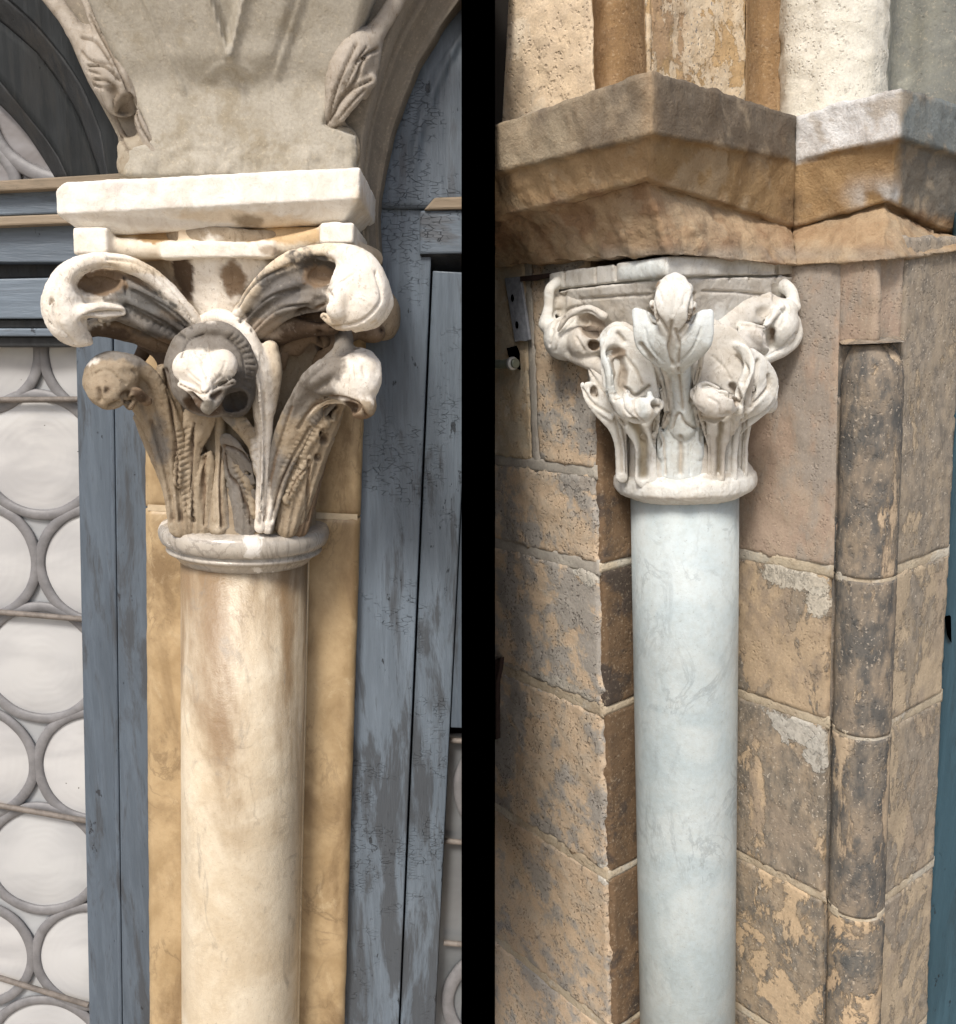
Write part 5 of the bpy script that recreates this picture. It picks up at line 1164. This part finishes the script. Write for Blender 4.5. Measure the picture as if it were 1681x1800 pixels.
        v.stroke([(1186, 487, -250, 9, 9), (1185, 505, -262, 25, 14), (1184, 530, -270, 34, 17), (1184, 556, -264, 31, 17), (1185, 600, -238, 16, 14), (1188, 645, -210, 8, 9)], Wm, S=(1, 0, 0), cup=.25, k=3)
        v.blob((1165, 502, -250), (13, 12, 10), Wm, 4, rot=35); v.blob((1207, 508, -252), (13, 12, 11), Wm, 4, rot=-35); v.blob((1150, 538, -256), (7, 12, 12), Wm, 4, rot=20); v.blob((1217, 541, -256), (7, 12, 12), Wm, 4, rot=-20)
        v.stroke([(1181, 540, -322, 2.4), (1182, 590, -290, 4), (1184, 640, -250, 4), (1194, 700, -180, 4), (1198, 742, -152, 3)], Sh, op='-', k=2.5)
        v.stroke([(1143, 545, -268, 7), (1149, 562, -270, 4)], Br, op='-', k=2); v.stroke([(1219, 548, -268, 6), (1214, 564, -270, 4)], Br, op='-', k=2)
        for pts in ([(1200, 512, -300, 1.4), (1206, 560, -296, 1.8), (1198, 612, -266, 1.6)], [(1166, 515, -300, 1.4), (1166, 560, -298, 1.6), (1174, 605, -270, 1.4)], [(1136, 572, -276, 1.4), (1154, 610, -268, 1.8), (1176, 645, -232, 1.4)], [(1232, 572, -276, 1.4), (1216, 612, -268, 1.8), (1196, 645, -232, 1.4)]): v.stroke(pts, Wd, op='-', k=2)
    leaf(f, [(1184, 520, -290, 34, 60, 30, Wm, .3), (1150, 500, -240, 14, 40, 8, Br, .3)], .0012, .0023)
    # left volute
    def f(v):
        v.stroke([(980, 496, -28, 10, 8), (968, 512, -33, 12, 8), (966, 540, -35, 10, 8), (962, 570, -38, 15, 12)], Wm, k=4)
        v.blob((996, 594, -46), (41, 44, 39), Wm, 6, rot=20)
        v.blob((1036, 600, -76), (40, 44, 34), Wd, 6)
        v.stroke([(996, 535, -14, 26), (1050, 542, -52, 34), (1100, 565, -90, 34)], Wd, k=7)
        v.stroke([(1005, 622, -70, 14), (1040, 638, -95, 14), (1075, 655, -110, 14)], Wd, k=5)
        v.stroke([(982, 580, -98, 4, 7), (1000, 554, -110, 6, 8), (1034, 543, -118, 7, 8), (1062, 556, -128, 8, 8)], Wd, k=3)
        v.stroke([(1056, 600, -134, 8), (1072, 584, -146, 11), (1088, 578, -152, 12), (1092, 598, -150, 10)], Wm, k=4); v.stroke([(1096, 572, -152, 7), (1112, 584, -150, 8), (1104, 600, -148, 7)], Wd, k=3)
        v.blob((1036, 576, -130), (24, 34, 15), Br, 3, '-', rot=-32); v.blob((1046, 608, -134), (10, 34, 9), Br, 3, '-')
        for pts in ([(968, 600, -96, 1.4), (982, 570, -106, 1.8), (1002, 548, -116, 1.5)], [(976, 616, -102, 1.4), (994, 585, -116, 2), (1014, 565, -124, 1.5)], [(992, 624, -106, 1.3), (1008, 600, -120, 1.8), (1020, 590, -124, 1.4)], [(1010, 632, -112, 1.3), (1030, 616, -122, 1.6)]): v.stroke(pts, Sh, op='-', k=2)
    leaf(f, [(1040, 578, -110, 26, 40, 18, (.38, .32, .26), .2), (1000, 545, -60, 20, 60, 16, Sh, .4), (965, 590, -40, 18, 60, 40, Wm, .3)], .0012)
    # right volute
    def f(v):
        v.blob((1366, 574, -38), (37, 42, 43), Wm, 6, rot=-10); v.blob((1376, 547, -34), (25, 34, 22), Wm, 5)
        v.stroke([(1255, 590, -105, 34), (1300, 560, -72, 36), (1345, 545, -38, 32)], Wd, k=7)
        v.stroke([(1398, 565, -30, 10), (1398, 592, -32, 13), (1376, 612, -42, 15), (1348, 626, -55, 14), (1325, 638, -70, 12)], Wm, k=5)
        v.stroke([(1303, 572, -116, 4, 5), (1312, 580, -122, 16, 8), (1322, 598, -122, 24, 10), (1336, 614, -108, 16, 9)], Wm, S=(.95, .2, -.2), cup=.2, k=3)
        v.stroke([(1300, 570, -116, 5), (1322, 573, -120, 5), (1342, 578, -112, 5)], Wm, k=2)
        v.blob((1354, 590, -106), (8, 34, 15), Br, 2.5, '-', rot=-24)
        v.stroke([(1366, 497, -18, 15), (1388, 510, -20, 11), (1399, 540, -28, 9)], Wm, k=4)
        v.stroke([(1372, 540, -70, 8, 6), (1356, 556, -84, 8, 6), (1346, 574, -98, 6, 5)], Wm, k=3)
        for pts in ([(1390, 550, -80, 1.3), (1392, 585, -80, 1.6), (1372, 608, -88, 1.4)], [(1376, 560, -90, 1.3), (1378, 585, -92, 1.5), (1362, 602, -96, 1.3)]): v.stroke(pts, Sh, op='-', k=2)
        v.stroke([(1248, 566, -150, 8), (1262, 575, -148, 9), (1256, 590, -146, 7)], Wd, k=3)
    leaf(f, [(1322, 594, -130, 26, 40, 26, (.69, .67, .635), .2)], .0012)
    # lower left leaf: a hollow blade with a rolled left rim and a three-pointed hanging lip
    def f(v):
        v.blob((1116, 668, -108), (50, 44, 74), Wd, 5, rot=-8)
        v.stroke([(1136, 840, -108, 20, 9), (1134, 780, -114, 19, 9), (1126, 735, -134, 34, 10), (1114, 690, -150, 46, 9), (1102, 640, -158, 46, 9), (1090, 600, -164, 28, 8)], Wm, S=(1, .05, 0), cup=-.30, k=3)
        v.stroke([(1078, 700, -176, 9, 7), (1094, 716, -190, 19, 9), (1112, 722, -198, 24, 10), (1134, 722, -196, 24, 10), (1158, 712, -178, 11, 8)], Wm, S=(0, -.35, 1), cup=-.1, k=3)
        v.stroke([(1103, 690, -194, 5), (1100, 712, -196, 9)], Wm, k=3); v.stroke([(1142, 692, -188, 5), (1144, 712, -190, 9)], Wb, k=3)
        v.stroke([(1060, 590, -158, 6, 5), (1062, 620, -172, 8, 5), (1070, 655, -182, 9, 5), (1076, 690, -180, 10, 6), (1090, 718, -176, 12, 8)], Wb, S=(.75, -.66, 0), k=2.5)
        v.stroke([(1066, 592, -158, 8), (1084, 582, -162, 11), (1106, 592, -162, 10), (1130, 614, -162, 9), (1150, 645, -162, 8), (1165, 685, -150, 7), (1172, 722, -138, 5)], Wm, k=4)
        v.stroke([(1084, 614, -190, 9), (1086, 640, -200, 13), (1092, 670, -204, 13), (1100, 690, -208, 6)], (.36, .31, .25), op='-', k=3)
        v.stroke([(1122, 630, -184, 2.2), (1142, 668, -180, 2.6), (1152, 702, -172, 2)], Sh, op='-', k=2); v.stroke([(1108, 640, -190, 1.6), (1124, 675, -188, 1.8)], Sh, op='-', k=2)
        for pts in ([(1118, 742, -206, 1.4), (1120, 716, -222, 1.8), (1122, 700, -222, 1.6)], [(1096, 735, -200, 1.3), (1094, 712, -212, 1.5)], [(1146, 738, -200, 1.3), (1150, 712, -206, 1.5)], [(1136, 830, -122, 1.5), (1134, 770, -126, 1.8)]): v.stroke(pts, Sh, op='-', k=2)
    leaf(f, [(1087, 622, -175, 15, 60, 14, (.34, .28, .22), .2), (1094, 668, -170, 12, 60, 26, (.45, .40, .34), .3), (1068, 660, -170, 6, 60, 50, Wb, .4)], .0012, .0023)
    def f(v):
        v.blob((1062, 678, -84), (26, 34, 42), Wd, 5)
        v.stroke([(1094, 838, -88, 11, 7), (1092, 785, -92, 11, 7), (1084, 748, -102, 16, 7), (1064, 716, -112, 22, 7), (1046, 695, -112, 20, 6), (1034, 680, -108, 9, 5)], Wm, S=(.8, -.2, .55), cup=-.25, k=3)
        v.stroke([(1024, 676, -100, 4), (1032, 698, -108, 5), (1050, 718, -114, 6), (1076, 734, -114, 6)], Wm, k=2.5)
        v.stroke([(1040, 640, -96, 9), (1048, 662, -104, 11), (1058, 690, -110, 10)], Wd, k=4)
        v.blob((1042, 688, -134), (5, 26, 10), (.44, .39, .33), 2, '-', rot=-25)
        v.stroke([(1062, 645, -130, 1.6), (1066, 690, -134, 2), (1086, 724, -130, 1.6)], Sh, op='-', k=2)
    leaf(f, (), .0012, .0023)
    # lower right leaf
    def f(v):
        v.blob((1280, 664, -104), (54, 44, 58), Wd, 5, rot=12)
        v.stroke([(1258, 840, -104, 16, 9), (1260, 785, -112, 16, 9), (1266, 738, -132, 34, 10), (1272, 695, -148, 50, 9), (1272, 650, -152, 54, 9), (1264, 612, -154, 42, 8)], Wd, S=(1, .05, 0), cup=-.22, k=3)
        v.stroke([(1222, 694, -176, 13, 7), (1240, 704, -192, 24, 9), (1262, 710, -196, 27, 10), (1282, 712, -188, 20, 9), (1294, 708, -176, 9, 7)], (.69, .675, .63), S=(0, -.35, 1), cup=-.1, k=3)
        v.stroke([(1226, 682, -184, 6), (1240, 676, -186, 6), (1262, 684, -186, 5)], (.69, .675, .63), k=3)
        v.stroke([(1286, 606, -156, 7, 5), (1308, 616, -172, 11, 5), (1317, 642, -182, 13, 5), (1308, 672, -182, 13, 5), (1300, 696, -178, 11, 5), (1298, 722, -168, 10, 7)], Wm, S=(.66, -.75, 0), k=2.5)
        v.stroke([(1320, 622, -156, 10, 6), (1332, 645, -150, 20, 7), (1344, 678, -136, 24, 7), (1330, 710, -136, 20, 7), (1300, 735, -134, 14, 8)], Wm, S=(.82, .45, .35), cup=.3, k=3)
        v.blob((1322, 690, -118), (30, 34, 36), Wm, 4, rot=20)
        v.stroke([(1284, 640, -186, 4), (1290, 665, -194, 9), (1290, 690, -196, 8)], (.40, .35, .29), op='-', k=3); v.blob((1297, 706, -204), (4, 26, 12), Br, 2, '-', rot=12)
        for pts in ([(1236, 636, -172, 1.6), (1258, 660, -176, 2), (1272, 685, -180, 1.6)], [(1256, 622, -176, 1.4), (1272, 645, -182, 1.8), (1282, 665, -186, 1.5)], [(1334, 650, -176, 1.5), (1334, 690, -166, 2), (1312, 728, -156, 1.6)], [(1346, 668, -162, 1.4), (1346, 696, -156, 1.6)], [(1244, 740, -200, 1.3), (1250, 716, -218, 1.6), (1248, 696, -216, 1.4)], [(1268, 742, -200, 1.3), (1272, 718, -214, 1.6)], [(1262, 832, -122, 1.4), (1262, 775, -126, 1.6)]): v.stroke(pts, Sh, op='-', k=2)
    leaf(f, [(1252, 708, -186, 34, 40, 28, (.72, .695, .65), .15)], .0012, .0023)
    def f(v):
        v.stroke([(1284, 838, -84, 13, 7), (1286, 785, -90, 13, 7), (1296, 752, -98, 14, 7), (1325, 728, -104, 14, 7), (1350, 704, -100, 14, 7), (1362, 680, -96, 7, 5)], Wm, S=(.7, -.2, -.7), cup=-.2, k=3)
        v.blob((1346, 702, -82), (18, 26, 26), Wm, 4, rot=30)
        v.stroke([(1306, 838, -56, 9), (1306, 785, -62, 9), (1312, 750, -75, 9)], Wm, k=3)
        v.stroke([(1290, 830, -104, 1.6), (1292, 780, -108, 1.8), (1310, 748, -118, 1.6), (1344, 716, -116, 1.4)], Sh, op='-', k=2)
    leaf(f, (), .0012, .0023)
    # small upright leaf between the two, toothed at the top
    def f(v):
        v.stroke([(1197, 840, -116, 37, 8), (1197, 795, -118, 37, 8), (1196, 768, -121, 28, 8), (1195, 748, -126, 13, 7), (1193, 733, -130, 4, 4)], Wb, S=(1, 0, 0), cup=.15, k=3)
        v.stroke([(1166, 800, -112, 10, 7), (1163, 772, -114, 8, 6), (1161, 752, -118, 3, 3)], Wb, k=3); v.stroke([(1228, 800, -112, 10, 7), (1230, 768, -114, 8, 6), (1229, 745, -118, 3, 3)], Wb, k=3)
        for x_, y_ in ((1177, 762), (1213, 760)): v.stroke([(x_, y_-10, -134, 4), (x_, y_+4, -134, 3)], Sh, op='-', k=2)
        v.stroke([(1195, 836, -136, 4), (1195, 790, -138, 3.4), (1194, 765, -136, 1.6)], Sh, op='-', k=2.5); v.stroke([(1215, 836, -134, 1.8), (1213, 785, -136, 1.6)], Sh, op='-', k=2); v.stroke([(1177, 836, -134, 1.4), (1178, 790, -136, 1.4)], Sh, op='-', k=2)
    leaf(f, (), .0012, .0023)
shaftR()
Clay.eng = ()

def cornice():
    t = thing('stone_cornice', 'rough brown stone cornice breaking forward over the white capital', 'cornice', F.W(F.P(1170, 440, -.05)))
    d = lambda px, py, dep: F.L(CAM+pdir(px, py)*dep)
    dep0 = 1.30
    H0 = None
    q = [F.L(CAM+pdir(x, y)*dd) for x, y, dd in ((766, 232, 1.73), (870, 222, 1.585), (1145, 125, 1.30), (1400, 205, 1.62), (1585, 155, 1.47), (1690, 188, 1.60), (1760, 210, 1.70))]
    Q = [p[:2] for p in q]
    def drop(i, px, py): return F.px  # placeholder
    def onv(p, py):            # height on the upright through plan point p that is seen at image row py
        lo, hi = -2., 2.
        for _ in range(40):
            m_ = (lo+hi)/2
            if F.px((p[0], p[1], m_))[1] > py: lo = m_
            else: hi = m_
        return (p[0], p[1], (lo+hi)/2)
    def inset(i, s):           # move plan point i inward along its mitre
        a = Q[max(i-1, 0)]; b_ = Q[i]; c = Q[min(i+1, len(Q)-1)]
        ns = []
        for u_, v_ in ((a, b_), (b_, c)):
            if np.hypot(*(v_-u_)) < 1e-6: continue
            w_ = (v_-u_)/np.hypot(*(v_-u_)); ns.append(np.array([-w_[1], w_[0]]))
        n_ = sum(ns); n_ /= np.hypot(*n_); k = 1/max(.5, n_@ns[0]); return b_+n_*s*k
    y0 = [232, 222, 125, 205, 155, 188, 210]; y1 = [312, 302, 236, 281, 241, 272, 290]; y2 = [385, 375, 314, 398, 352, 400, 420]; y3 = [478, 468, 446, 466, 457, 440, 440]
    ins2 = [.035, .035, .035, .004, .03, .03, .03]; ins3 = [.13, .13, .20, .10, .13, .10, .10]
    col = lambda i, ys, s: onv(inset(i, s), ys[i]) if s else onv(Q[i], ys[i])
    rows_full = []
    pts0 = [col(i, y0, 0) for i in range(7)]; back = [(*inset(i, .10), p[2]+.02) for i, p in enumerate(pts0)]
    pts1 = [col(i, y1, 0) for i in range(7)]; pts1b = [col(i, [y+6 for y in y1], .012 if i != 3 else .002) for i in range(7)]
    pts2 = [col(i, y2, ins2[i]) for i in range(7)]; pts2b = [col(i, [y+5 for y in y2], ins2[i]+(.02 if i != 3 else .006)) for i in range(7)]
    Aout = -uR*.012; c3 = [A_+uL*.9+Aout, F.V(872, 470, A_+Aout, uL)[:2], F.P(1176, 448, -.256)[:2], F.V(1400, 470, K_+Aout, uL)[:2], K_+Aout-uL*.012, F.V(1690, 424, K_-uL*.012, uR)[:2], F.V(1760, 424, K_-uL*.012, uR)[:2]]
    pts3 = [onv(c3[i], y3[i]) for i in range(7)]
    pts3a = [tuple(np.array(pts2b[i])*.5+np.array(pts3[i])*.5+np.array([0, 0, .006])) for i in range(7)]
    pts4 = [(p[0]+(uL+uR)[0]*.08, p[1]+(uL+uR)[1]*.08, p[2]+.004) for p in pts3]
    for R0_ in (pts0, back, pts1, pts1b, pts2, pts2b, pts3a, pts3, pts4): R0_[0] = (R0_[0][0], R0_[0][1], R0_[1][2])
    R_ = [back, pts0, pts1, pts1b, pts2, pts2b, pts3a, pts3, pts4]
    am = [1.2, 2.0, .9, 1.6, 1.5, 1.9, 2.6, 2.2, .8]
    def rowcut(a, b_): return [r[a:b_] for r in R_]
    M_c1 = m_sandstone('ochre_cornice_stone', (.36, .235, .115), (.30, .20, .11), (.23, .165, .105), .48, .60, .4, 60, bump=1.4, vary=.0, dscale=4)
    b = M_c1
    def tintcol(V):
        return None
    M_c1 = cornice_mat('brown_cornice_stone', False); M_c2 = cornice_mat('cornice_stone_with_pale_fascia', True)
    loft(F, 'block', rowcut(0, 4), .2, M_c1, t, .0027, 19, am, .007, back_dir=(0, .10, 0), seed=3, cols=lambda V: cc(V, 1))
    loft(F, 'block', rowcut(3, 7), .2, M_c1, t, .0027, 19, am, .007, back_dir=(0, .10, 0), seed=3, cols=lambda V: cc(V, 2))
    return Q, pts0
def cc(V, which):
    """tint of the cornice: grey washed fascia, ochre hollows, pale broken bed, with shade painted on the right-facing sides"""
    c0 = np.zeros((len(V), 3)); n1 = fbm(V, 9, 4, 1); n2 = fbm(V, 22, 4, 2)
    P2 = np.array([F.px(v) for v in V]); x, y = P2[:, 0], P2[:, 1]
    top = np.interp(x, [846, 870, 1145, 1400, 1585, 1690], [232, 222, 125, 205, 155, 188]); f1 = np.interp(x, [846, 870, 1155, 1400, 1585, 1690], [312, 302, 236, 281, 241, 272]); f2 = np.interp(x, [846, 870, 1160, 1395, 1560, 1690], [385, 375, 314, 398, 352, 400])
    gr = np.array((.34, .285, .205)); gd = np.array((.20, .165, .125)); oc = np.array((.40, .275, .145)); pale = np.array((.45, .335, .215)); rd = np.array((.31, .205, .125)); wh = np.array((.76, .77, .765)); bl = np.array((.21, .235, .235)); dk = np.array((.15, .14, .12))
    a = sst(-6, 8, y-f1+n2*14)[:, None]; b_ = sst(-10, 10, y-f2+n2*22)[:, None]
    fas = gr*(1-sst(-.3, .4, n1)[:, None])+gd*sst(-.3, .4, n1)[:, None]
    if which == 1:
        rt = sst(1138, 1160, x+n2*10)[:, None]; fas = fas*(1-rt)+(gd*.92)*rt  # right-facing side darkened, its shade put into the colour
        e = np.exp(-((x-1142)/16)**2)[:, None]; fas = fas*(1-.6*e)+pale*.6*e
        r2 = sst(1370, 1395, x+n2*30)[:, None]; fas = fas*(1-.5*r2)+dk*.5*r2
        hol = oc*(1-.25*rt)*(1+.12*n1[:, None]); hol = hol+(pale-hol)*(1-rt)*.45
    else:
        rt = sst(1575, 1590, x+n2*8)[:, None]; fas = wh*(1+.1*n1[:, None]); fas = fas*(1-rt)+bl*rt
        hol = (oc*.92)*(1-rt)+dk*1.35*rt
        w2 = (sst(1460, 1540, x)*np.exp(-((y-345)/26.)**2)*sst(-.2, .3, n2+.2)*(1-rt[:, 0]))[:, None]; hol = hol*(1-w2)+wh*.85*w2
    low = pale*(1-sst(-.25, .35, n1+n2*.6)[:, None])+rd*sst(-.25, .35, n1+n2*.6)[:, None]
    g2 = (np.exp(-((y-448)/16.)**2)*sst(1000, 1060, x)*sst(-.5, .1, n2))[:, None]; low = low*(1-.7*g2)+np.array((.33, .30, .25))*.7*g2
    if which == 2: low = low*.85+oc*.15
    out = fas*(1-a)+(hol*(1-b_)+low*b_)*a; n4 = fbm(V, 6, 5, 7); n5 = fbm(V, 16, 5, 8)
    m1 = sst(.10, .30, n4+n5*.5)[:, None]; m2 = sst(.16, .24, n5-n4*.4)[:, None]; out = out*(1-m1*.35)+np.array((.17, .135, .10))*m1*.35
    return out*(1-m2*.4)+np.array((.46, .38, .27))*m2*.4
def cornice_mat(name, pale):
    b = NB(name); c = b.attr('tint').outputs['Color']
    n0 = b.noise(14, 8, .7, None, .4); n1 = b.noise(55, 6, .7); n2 = b.noise(260, 4, .65)
    c = b.mix(b.ramp(n0, .35, .7, 0, .45), c, b.mix(1., c, (.60, .50, .42), 'MULTIPLY'))
    c = b.mix(b.ramp(n1, .55, .68, 0, .45), c, b.mix(1., c, (.55, .48, .42), 'MULTIPLY'))
    c = b.mix(b.ramp(n1, .30, .42, .4, 0), c, b.mix(.4, c, (.6, .5, .36)))
    c = b.mix(b.ramp(n2, .35, .7, 0, .25), c, b.mix(1., c, (.5, .42, .36), 'MULTIPLY'))
    nn = b.bump(n0, .010, .7); nn = b.bump(n1, .004, .8, nn); nn = b.bump(n2, .0012, .8, nn)
    return b.done(c, .92, nn, .15)
CQ, CP = cornice()

def upper_wall():
    t = thing('moulded_jamb', 'rough pale plastered jamb of vertical rolls and hollows above the brown cornice', 'wall', F.W((.1, .2, CP[2][2])))
    d = lambda px, dep: F.L(CAM+pdir(px, 90)*dep)[:2]
    def piece(nm, pts, m, seed, amp=.004, rs=20):
        pl = [d(a, b_) for a, b_ in pts]; pl = catmull([(p[0], p[1], 0) for p in pl], 4)[:, :2] if len(pl) > 3 else pl
        zt_ = F.P(1170, -120, .1)[2]; zb_ = CP[2][2]-.12
        rows = [[(p[0], p[1], z) for p in pl] for z in (zt_, zb_)]
        loft(F, nm, rows, .5, m, t, amp, rs, None, .006, back_dir=(0, .06, 0), seed=seed)
    M_cream = m_sandstone('cream_plaster', (.78, .62, .43), (.70, .56, .40), (.80, .68, .52), .52, .64, .5, 90, bump=.8, vary=0)
    M_peel = m_sandstone('peeling_cream_stone', (.56, .385, .20), (.50, .34, .18), (.44, .30, .18), .5, .62, .4, 80, plaster=((.70, .58, .42), (.62, .50, .35), (.24, .24, .24)), pl=(.50, .51), pscale=10, bump=1., vary=0, stretch=1.2)
    M_bh = m_sandstone('brown_hollow_stone', (.33, .215, .11), (.27, .175, .095), (.40, .27, .15), .5, .62, .3, 80, plaster=((.05, .04, .035), (.07, .055, .045), (.2, .15, .1)), pl=(.70, .71), pscale=9, bump=.8, vary=0)
    M_wh = m_sandstone('rough_white_plaster', (.76, .73, .64), (.68, .645, .55), (.50, .44, .33), .58, .72, .5, 110, bump=.9, vary=0)
    M_gr = m_sandstone('green_grey_stone', (.26, .26, .22), (.21, .215, .195), (.34, .34, .29), .52, .66, .2, 80, bump=.4, vary=0)
    piece('plaster_face', [(838, 1.83), (900, 1.77), (980, 1.70), (1043, 1.645)], M_cream, 1, .003, 26)
    piece('hollow', [(1043, 1.648), (1052, 1.68), (1072, 1.70), (1100, 1.68), (1125, 1.635), (1136, 1.60)], M_bh, 2, .002, 12)
    piece('fillet', [(1136, 1.598), (1140, 1.592), (1145, 1.60)], M_peel, 3, .002)
    piece('peeling_face', [(1145, 1.602), (1200, 1.66), (1250, 1.71), (1310, 1.765)], M_peel, 4, .003, 26)
    piece('hollow', [(1310, 1.768), (1322, 1.80), (1345, 1.82), (1372, 1.80)], M_bh, 5, .002, 12)
    piece('plaster_roll', [(1372, 1.798), (1385, 1.755), (1420, 1.72), (1465, 1.69), (1510, 1.685), (1545, 1.70), (1562, 1.74)], M_wh, 6, .0035, 30)
    piece('hollow', [(1562, 1.742), (1572, 1.79), (1600, 1.80), (1640, 1.775), (1700, 1.80), (1760, 1.86)], M_gr, 7, .003, 9)
upper_wall()

def fittings():
    nA = -uR
    on = lambda px, py, off=.008: np.array([*(F.V(px, py, A_+nA*off, uL))])
    t = thing('iron_strap', 'bluish grey iron strap with two holes hanging beside the left curl of the white capital', 'iron strap', F.W(on(902, 487)))
    P_ = [on(x, y, .012) for x, y in ((887, 489), (914, 486), (931, 597), (924, 600), (915, 599), (905, 601))]
    o = slab3(F, 'plate', P_, .006, M_iron, t, .001, [uR[0], uR[1], 0])
    for x, y, r in ((901, 524, 3.4), (909, 571, 3.4)):
        c = on(x, y, .0135); th = np.linspace(0, 2*math.pi, 20, endpoint=False); k = F.scale(c)
        w_ = np.array([*uL, 0]); V = [c+w_*math.cos(a)*r*k*1.3+np.array([0, 0, 1])*math.sin(a)*r*k*1.9+.12*w_*0 for a in th]+[c+np.array([*nA, 0])*.0004]
        V = np.array(V); mesh('hole', F.W(V), [(i, (i+1) % 20, 20) for i in range(20)], M_black, t, False)
    slab3(F, 'arm', [on(x, y, .018) for x, y in ((914, 486), (966, 480), (966, 486), (940, 493), (914, 495))], .010, M_irond, t, .001, [uR[0], uR[1], 0])
    t = thing('metal_bolt', 'greenish metal rod ending in a bright collar low beside the iron strap', 'bolt', F.W(on(900, 640)))
    a, b_ = on(846, 642, .022), on(900, 639, .022); bar(F, 'rod', a, b_, .0095, M_rod, t, 20)
    u_ = nrm(b_-a); bar(F, 'collar', b_-u_*.004, b_+u_*.007, .0135, M_collar, t, 24); bar(F, 'rod_end', b_+u_*.007, b_+u_*.014, .010, M_rod, t, 20)
    o = slab3(F, 'socket', [on(x, y, .004) for x, y in ((891, 612), (906, 608), (912, 622), (913, 650), (898, 640))], .01, M_black, t, 0, [uR[0], uR[1], 0])
    t = thing('dark_hole', 'small dark slab for the hole in the joint at the far edge of the ochre wall', 'dark hole', F.W(on(874, 1170)))
    slab3(F, 'hole_slab', [on(x, y, .012) for x, y in ((868, 1160), (880, 1156), (878, 1176), (873, 1200), (873, 1300), (868, 1300))], .012, M_irond, t, .001, [uR[0], uR[1], 0])  # dark slab added where the wall has a dark hole
    # the blue door beyond the stone edge
    t = thing('blue_door', 'dark teal blue painted door edge at the far right beside grey stone', 'door', F.W((Eend[0]+.1, Eend[1]+.1, GZ_R)))
    a = Eend+uR*.004-uL*-.018; p0 = a; p1 = a+np.array([.30, .02])
    M_tb = m_wood('dark_teal_paint', (.030, .075, .105), (.02, .045, .06), (.01, .015, .02), .52, .64, rough=.4)
    zt_ = F.P(1681, 370, .1)[2]
    rows = [[(*p0, z), (*p1, z)] for z in (zt_, GZ_R)]; loft(F, 'door_leaf', rows, .5, M_tb, t, .0006, 20, None, .02, back_dir=(0, .04, 0))
    k = F.V(1668, 1105, Eend-uL*.002, uR)
    slab3(F, 'latch_hole', [F.V(x, y, Eend-uL*.001, uR) for x, y in ((1663, 1086), (1672, 1084), (1673, 1130), (1668, 1120))], .01, M_black, t, 0, (0, 1, 0))
fittings()
